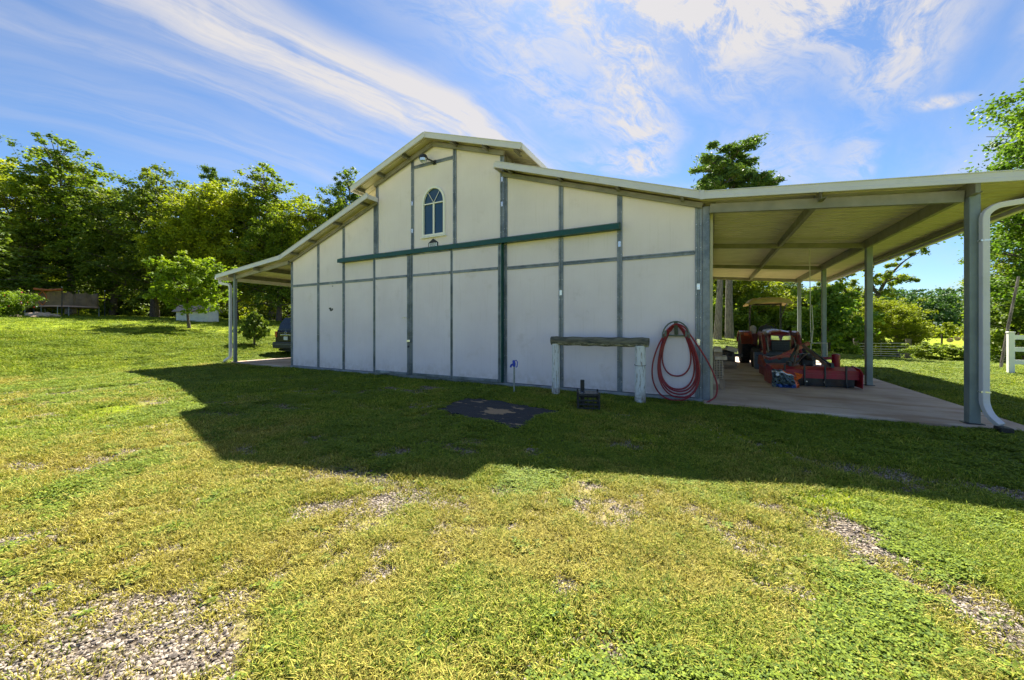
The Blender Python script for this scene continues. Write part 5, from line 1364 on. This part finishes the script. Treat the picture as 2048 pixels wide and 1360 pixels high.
def make_pine(seed, H, CR, base, mat, bark, nl=26, trunk_r=.26):
    R = np.random.RandomState(seed); rr = random.Random(seed); b = MB()
    tp = [Vector((.15*math.sin(i*.5+seed), .1*math.cos(i*.6), H*.97*i/8)) for i in range(9)]
    b.tube([tp[0]-Vector((0, 0, .5))]+tp, [trunk_r*1.25, trunk_r*1.1]+[trunk_r*(1-.1*i) for i in range(1, 9)], 9, cap=False)
    cents = []; rads = []
    for i in range(nl):
        f = (i+.3)/nl; z0 = base+(H*.97-base)*f; i0 = min(7, int(z0/(H*.97)*8)); p0 = tp[i0].lerp(tp[i0+1], z0/(H*.97)*8-i0)
        Lh = CR*(1.0-.72*f**1.6)*rr.uniform(.5, 1.1); a = i*2.39996+rr.uniform(-.4, .4)
        p2 = p0+Vector((math.cos(a)*Lh, math.sin(a)*Lh, rr.uniform(-.02, .30)*Lh)); b.tube([p0, p0.lerp(p2, .5)+Vector((0, 0, .08*Lh)), p2], [.07, .05, .02], 5, cap=False)
        for k in range(int(3+4*Lh/CR)):
            g_ = .35+.7*(k+rr.random()*.6)/(3+4*Lh/CR); c = p0.lerp(p2, g_)+Vector((rr.gauss(0, .28), rr.gauss(0, .28), rr.uniform(0, .35))); cents.append(tuple(c)); rads.append(rr.uniform(.38, .75))
            b.tube([p0.lerp(p2, g_*.85), c], [.03, .012], 4, cap=False)
    cents.append(tuple(tp[-1]+Vector((0, 0, .3)))); rads.append(.5)
    tm_ = b.mesh('trunk', smooth=True, fix=False); tm_.materials.append(bark)
    return tm_, leaf_cloud(R, np.array(cents), np.array(rads)*.9, 120, .34, mat, .42, needle=True, up=.1)
def plant(name, meshes, x, y, label, cat='tree', group=None, s=1.0, rz=0.0, sz=None, z=None, crown_mat=None, parts=('trunk', 'crown'), mesh_tilt=0):
    o = empty(name, (x, y, (g1(x, y) if z is None else z)-.05), rz, label, cat, group)
    o.scale = (s, s, s if sz is None else sz)
    for me, nm in zip(meshes, parts):
        c = inst(nm, me, o)
        if crown_mat is not None and nm == 'crown':
            c.material_slots[0].link = 'OBJECT'; c.material_slots[0].material = crown_mat
    return o
KB = dict(
    oakA=make_broad(1, 21, 6.2, 3.0, 44, 640, 60, .25, L['oak'], M['bark'], .80, .42),
    oakB=make_broad(2, 19, 5.4, 2.5, 40, 620, 60, .25, L['dark'], M['bark'], .78, .36),
    oakC=make_broad(3, 16, 5.0, 1.2, 38, 620, 60, .23, L['yellow'], M['bark'], .72, .30, shape='spread'),
    oakD=make_broad(8, 22, 4.4, 6.0, 40, 430, 60, .25, L['oak'], M['bark_grey'], .62, .34),
    shrub=make_broad(5, 3.2, 1.9, .1, 12, 70, 120, .17, L['fresh'], M['bark'], .42, .06, shape='spread'),
    pineA=make_pine(6, 17.0, 5.2, 9.0, L['needle'], M['bark_grey'], 34, .30),
    hem=make_broad(7, 11, 3.6, 3.0, 40, 230, 130, .26, L['hemlock'], M['bark'], .55, .20, flat=.35, shape='cone'))
GT = 'trees along the left edge of the lawn'
# (kind, px, depth, scale, zscale, label, leaf material)
left = [('oakA', -60, 42, 1.0, .86, 'tall yellow-green oak cut by the left edge of the picture', 'yellow'),
    ('oakA', 45, 41, .98, .76, 'broad yellow-green oak rising behind the trampoline', 'yellow'),
    ('oakD', 140, 41, 1.12, .86, 'tallest gappy tree with bare twigs above the left wood', None),
    ('oakB', 228, 42, .95, .74, 'dark oak with a thick trunk right of the trampoline', 'oak'),
    ('oakB', 312, 40, 1.05, .80, 'large dark round-topped oak behind the sapling', None),
    ('oakC', 400, 38, .92, .86, 'bright yellow-green tree right of the dark round oak', None),
    ('oakC', 470, 39, .86, .85, 'yellow-green tree above the end of the left carport', None),
    ('oakD', 545, 41, 1.1, .745, 'tall green tree with open top left of the barn roof', None),
    ('oakB', 560, 38, .72, .58, 'darker green tree just left of the barn eave', 'oak'),
    ('oakC', 610, 40, .80, .78, 'bright green tree touching the barn roof line', None),
    ('oakD', 700, 43, .8, .80, 'dark leafy treetop rising behind the left roof of the barn', 'oak'),
    ('oakD', 765, 46, .8, .72, 'treetop hidden mostly behind the raised barn roof', 'dark')]
for i, (kd, px_, w_, s_, sz_, lab, mt) in enumerate(left):
    x, y = at(px_, w_); plant('oak_tree', KB[kd], x, y, lab, 'tree', GT, s_, i*1.37, sz_, crown_mat=L[mt] if mt else None)
x, y = at(428, 46); plant('pine_tree', KB['pineA'], x, y, 'pointed dark pine top showing above the yellow-green trees', 'tree', None, .6, 1, 1.10)
x, y = at(30, 36.5); plant('hemlock_tree', KB['hem'], x, y, 'drooping feathery hemlock hanging over the trampoline', 'tree', 'hemlocks on the left', 1.0, 2, .85)
x, y = at(-30, 29); plant('hemlock_tree', KB['hem'], x, y, 'drooping hemlock at the very left edge above the rose bush', 'tree', 'hemlocks on the left', .9, .5, .72)
def leaf_mass(name, spots, mat, size, per, label, cat, seed=5, nq=26):
    """spots: x, y, radius, height; one mass of leafy growth"""
    R = np.random.RandomState(seed); ce = []; ra = []
    for (x, y, cr, H) in spots:
        z = g1(x, y)
        for q in range(nq):
            f = R.rand()**.9; a = R.rand()*6.28; r_ = cr*math.sqrt(max(.05, 1-(f*1.0)**2))*math.sqrt(R.rand())
            ce.append((x+r_*math.cos(a), y+r_*math.sin(a), z+f*H)); ra.append(cr*R.uniform(.18, .4))
    m = leaf_cloud(R, np.array(ce), np.array(ra), per, size, mat, .8, name=name)
    o = inst(name, m); tag(o, label, cat, kind='stuff')
RU = random.Random(9); sp1 = []; sp2 = []
for i in range(40):
    x, y = at(-90+i*20.5, 42+RU.uniform(0, 5)); (sp1 if i % 3 else sp2).append((x, y, RU.uniform(1.8, 3.0), RU.uniform(1.8, 5.0)))  # lit and shaded look is put into the leaf colour
leaf_mass('shade_toned_undergrowth', sp1, L['dark'], .26, 100, 'dark leafy undergrowth along the foot of the left wood', 'undergrowth')
leaf_mass('sun_toned_undergrowth', sp2, L['oak'], .24, 100, 'paler leafy undergrowth, toned as if catching light, at the foot of the left wood', 'undergrowth', 6)
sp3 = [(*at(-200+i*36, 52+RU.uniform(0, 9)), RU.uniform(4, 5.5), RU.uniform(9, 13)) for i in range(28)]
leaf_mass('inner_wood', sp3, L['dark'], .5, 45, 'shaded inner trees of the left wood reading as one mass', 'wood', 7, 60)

# sapling on the lawn: forked low, bright green
sp_ = make_broad(21, 4.7, 2.35, 1.0, 24, 210, 75, .16, L['fresh'], M['bark'], .33, .085, shape='oval')
x, y = at(380, 24); plant('sapling', sp_, x, y, 'young bright green tree standing alone on the left lawn', 'tree', None, 1.0, 0, .98)
def small_pine():
    R = np.random.RandomState(31); rr = random.Random(31); b = MB(); b.tube([(0, 0, -.2), (0, 0, .8), (0, 0, 1.6)], [.06, .045, .015], 7, cap=False); ce = []; ra = []
    for i in range(46):
        f = i/46; z0 = .32+1.35*f; Lh = .95*(1-f)**.8*(.55+.45*min(1, f*5+.2))*rr.uniform(.75, 1.15); a = i*2.4; p2 = Vector((math.cos(a)*Lh, math.sin(a)*Lh, z0+Lh*.30)); b.tube([(0, 0, z0), p2], [.014, .005], 4, cap=False)
        for g_ in (.45, .7, .95): ce.append(tuple(Vector((0, 0, z0)).lerp(p2, g_))); ra.append(rr.uniform(.06, .12))
    t = b.mesh('trunk', fix=False); t.materials.append(M['bark'])
    return t, leaf_cloud(R, np.array(ce), np.array(ra), 46, .15, L['needle'], 1.3, needle=True, up=-.2)
x, y = at(509, 20); plant('young_pine', small_pine(), x, y, 'small round young pine on the lawn behind the left carport post', 'tree', None, 1.0, 0, 1.05, crown_mat=L['hemlock'])
# rose bush with flowers
rs_ = make_broad(41, 1.7, 1.15, .05, 12, 60, 110, .10, L['fresh'], M['bark'], .28, .03, shape='spread')
for i, (px_, w_, lab) in enumerate(((18, 24.5, 'flowering rose bush with red and pale blooms at the left edge'), (-35, 23, 'rose bush mostly outside the left edge of the picture'))):
    x, y = at(px_, w_); o = plant('rose_bush', rs_, x, y, lab, 'bush', 'rose bushes at the left edge', .95, i*2.0, 1.0, parts=('stems', 'crown'))
    R2 = random.Random(8+i); b = MB(); b2 = MB()
    for k in range(26):
        a = R2.uniform(0, 6.28); r_ = R2.uniform(.5, 1.2); (b if k % 3 else b2).blob((r_*math.cos(a), r_*math.sin(a), R2.uniform(.7, 1.75)), .05, seed=k, sub=1, amp=.2)
    b.build('red_blooms', pmat('rose_red', (.6, .03, .04), .6), o)['kind'] = 'stuff'; b2.build('pale_blooms', M['whitebag'], o)['kind'] = 'stuff'

# behind the barn and carport: pines, tractor backdrop
x, y = at(1437, 31); plant('pine_tree', KB['pineA'], x, y, 'pine with a straight grey trunk nearest the barn corner', 'tree', 'pines behind the carport', 1.0, .4, .90)
x, y = at(1461, 32.5); plant('pine_tree', KB['pineA'], x, y, 'tall pine whose dark crown stands above the carport roof', 'tree', 'pines behind the carport', 1.14, 2.2, 1.0)
rt = [('oakC', 1405, 42, .8, .56, 'yellow-green tree behind the pines beside the barn', 'oak'), ('oakC', 1500, 41, .8, .5, 'sunlit green tree directly behind the tractor canopy', None), ('oakA', 1560, 45, .7, .42, 'green tree right behind the tractor', 'oak'),
      ('oakC', 1625, 43, .7, .50, 'yellow-green tree behind the broad-leaved bush', None), ('oakB', 1690, 46, .7, .44, 'green tree behind the white carport strap', 'oak')]
for i, (kd, px_, w_, s_, sz_, lab, mt) in enumerate(rt):
    x, y = at(px_, w_); plant('oak_tree', KB[kd], x, y, lab, 'tree', 'trees behind the right carport', s_, i*1.9+.3, sz_, crown_mat=L[mt] if mt else None)
sp4 = [(*at(1385+i*20, 37+RU.uniform(0, 5)), RU.uniform(1.8, 2.8), RU.uniform(2.2, 4.6)) for i in range(19)]
leaf_mass('hedge_growth', sp4, L['oak'], .24, 110, 'leafy hedge growth behind the tractor and the carport posts', 'hedge', 8)
bb = make_broad(51, 4.2, 2.0, .05, 18, 110, 120, .20, L['big'], M['bark'], .5, .07, shape='oval')
x, y = at(1655, 24.5); plant('broadleaf_bush', bb, x, y, 'large bush with big glossy leaves right of the tractor', 'bush', None, 1.0, 0, 1.0, parts=('stems', 'crown'))
# leaning tree by the gate with a long crooked limb
def leaning_tree():
    R = np.random.RandomState(61); rr = random.Random(61); b = MB()
    limbs = [([(0, 0, -.4), (-.1, 0, 1.6), (.1, 0, 3.2), (.9, .2, 5.2), (2.0, .3, 7.4), (3.6, .2, 9.3), (4.9, 0, 10.2)], [.34, .30, .26, .20, .14, .07, .03]),
             ([(0, 0, 2.6), (-1.0, 0, 4.2), (-1.9, .1, 6.2), (-2.6, .1, 7.6), (-3.4, .0, 8.2)], [.2, .16, .11, .07, .03]),
             ([(-1.3, 0, 5.0), (-2.9, 0, 5.9), (-4.6, .2, 6.6), (-5.6, .2, 6.4)], [.10, .08, .05, .02]),
             ([(1.2, .2, 5.8), (.7, .3, 7.6), (.9, .3, 9.2)], [.12, .08, .03]), ([(2.0, .3, 7.4), (3.6, .6, 7.8), (4.8, .5, 7.4)], [.08, .05, .02])]
    ce = []; ra = []
    for pts, rs in limbs:
        b.tube(smooth_path(pts, 4), list(np.interp(np.linspace(0, len(rs)-1, (len(pts)-1)*4+1), range(len(rs)), rs)), 7, cap=False)
        P_ = smooth_path(pts, 8)
        for k, p in enumerate(P_):
            if p.z > 4.6 and rr.random() < .75:
                c = p+Vector((rr.gauss(0, .45), rr.gauss(0, .6), rr.gauss(.1, .4))); ce.append(tuple(c)); ra.append(rr.uniform(.22, .5)); b.tube([p, c], [.025, .008], 4, cap=False)
    for k in range(60):  # lower full crown of yellowing leaves
        a = rr.uniform(0, 6.28); r_ = 2.9*math.sqrt(rr.random()); c = Vector((r_*math.cos(a)+.2, r_*math.sin(a), rr.uniform(2.6, 5.6)*(1-.1*r_/2.9))); ce.append(tuple(c)); ra.append(rr.uniform(.45, .8))
    t = b.mesh('trunk', smooth=True, fix=False); t.materials.append(M['bark'])
    return t, leaf_cloud(R, np.array(ce), np.array(ra), 130, .18, L['yellow'], .8)
x, y = at(1735, 36); plant('leaning_tree', leaning_tree(), x, y, 'crooked tree with two long bare limbs leaning over behind the carport posts', 'tree', None, 1.0, YAW, 1.0, crown_mat=L['oak'])
x, y = at(1795, 31); plant('oak_tree', KB['oakC'], x, y, 'rounded yellow-green tree beside the pasture gate', 'tree', 'trees by the pasture gate', .42, 2.1, .31)
x, y = at(1812, 33); plant('oak_tree', KB['oakC'], x, y, 'smaller green tree at the right of the pasture gate', 'tree', 'trees by the pasture gate', .26, 4.1, .23, crown_mat=L['oak'])
for i, (px_, w_, s_, sz_, lab) in enumerate(((1862, 23, .60, .62, 'low round bush in the lawn right of the gate'), (1915, 22, .5, .5, 'low scrubby bush left of the tall carport post'), (2040, 24, .7, .7, 'bush hidden behind the downspout'), (2018, 19.5, .6, .80, 'green bush left of the white fence'),
                               (2045, 18, .9, .95, 'bush behind the white fence rails'))):
    x, y = at(px_, w_); plant('scrub_bush', KB['shrub'], x, y, lab, 'bush', 'bushes along the right edge of the lawn', s_, i*2.2, sz_*(.55 if i < 2 else .9), crown_mat=L['oak'] if i % 2 == 0 else L['fresh'], parts=('stems', 'crown'))
# big maple at right edge
mp = make_broad(71, 17, 4.3, 1.3, 52, 760, 150, .155, L['fresh'], M['bark'], .72, .34, shape='oval')
x, y = at(2205, 17.5); plant('maple_tree', mp, x, y, 'large dark green maple filling the right edge above the fence', 'tree', 'maples at the right edge', .95, 0, .90, crown_mat=L['big'])
x, y = at(2105, 21); plant('maple_tree', mp, x, y, 'green tree behind the leaning pole at the right', 'tree', 'maples at the right edge', .74, 2, .60, crown_mat=L['oak'])
sp6 = [(*at(1985+i*16, 25+RU.uniform(0, 5)), RU.uniform(1.3, 2.0), RU.uniform(3.0, 7.0)) for i in range(10)]
leaf_mass('edge_growth', sp6, L['oak'], .2, 130, 'tall leafy growth behind the white fence at the right edge', 'hedge', 12)
# field edge bushes and the far wood
sp5 = [(*at(1850+i*9, 178+RU.uniform(0, 22)), RU.uniform(3.5, 6), RU.uniform(4, 8)) for i in range(18)]
leaf_mass('field_edge_bushes', sp5, L['yellow'], 1.0, 30, 'thin row of yellow-green bushes at the far side of the hay field', 'hedge', 9)
def far_wood():
    R = np.random.RandomState(81); ce = []; ra = []
    def row(px0, px1, w0, w1, h0, h1, n):
        for k in range(n):
            px_ = px0+(px1-px0)*k/n+R.uniform(-6, 6); w_ = R.uniform(w0, w1); x, y = at(px_, w_); H = R.uniform(h0, h1); z = g1(x, y); cr = R.uniform(4, 6.5)
            for q in range(34):
                f = R.rand()**.8; a = R.rand()*6.28; r_ = cr*math.sqrt(max(0, 1-((f-.45)/.62)**2))*math.sqrt(R.rand())
                ce.append((x+r_*math.cos(a), y+r_*math.sin(a), z+f*H)); ra.append(R.uniform(1.4, 2.4))
    row(1560, 2150, 215, 235, 22, 27, 80); row(1560, 2150, 245, 270, 29, 34, 60)
    m = leaf_cloud(R, np.array(ce), np.array(ra), 15, 1.35, L['far'], .75, name='distant_wood')
    o = inst('distant_wood', m); tag(o, 'dark green wood along the far side of the hay field', 'wood', kind='stuff')
    # backdrop woods beyond the near rows, so that no open horizon shows through the trees
    ce.clear(); ra.clear(); row(-900, 1620, 75, 110, 12, 16, 190)
    m = leaf_cloud(R, np.array(ce), np.array(ra), 12, 1.1, L['dark'], .75, name='background_wood')
    o = inst('background_wood', m); tag(o, 'shaded wood standing behind the barn and the left trees', 'wood', kind='stuff')
far_wood()
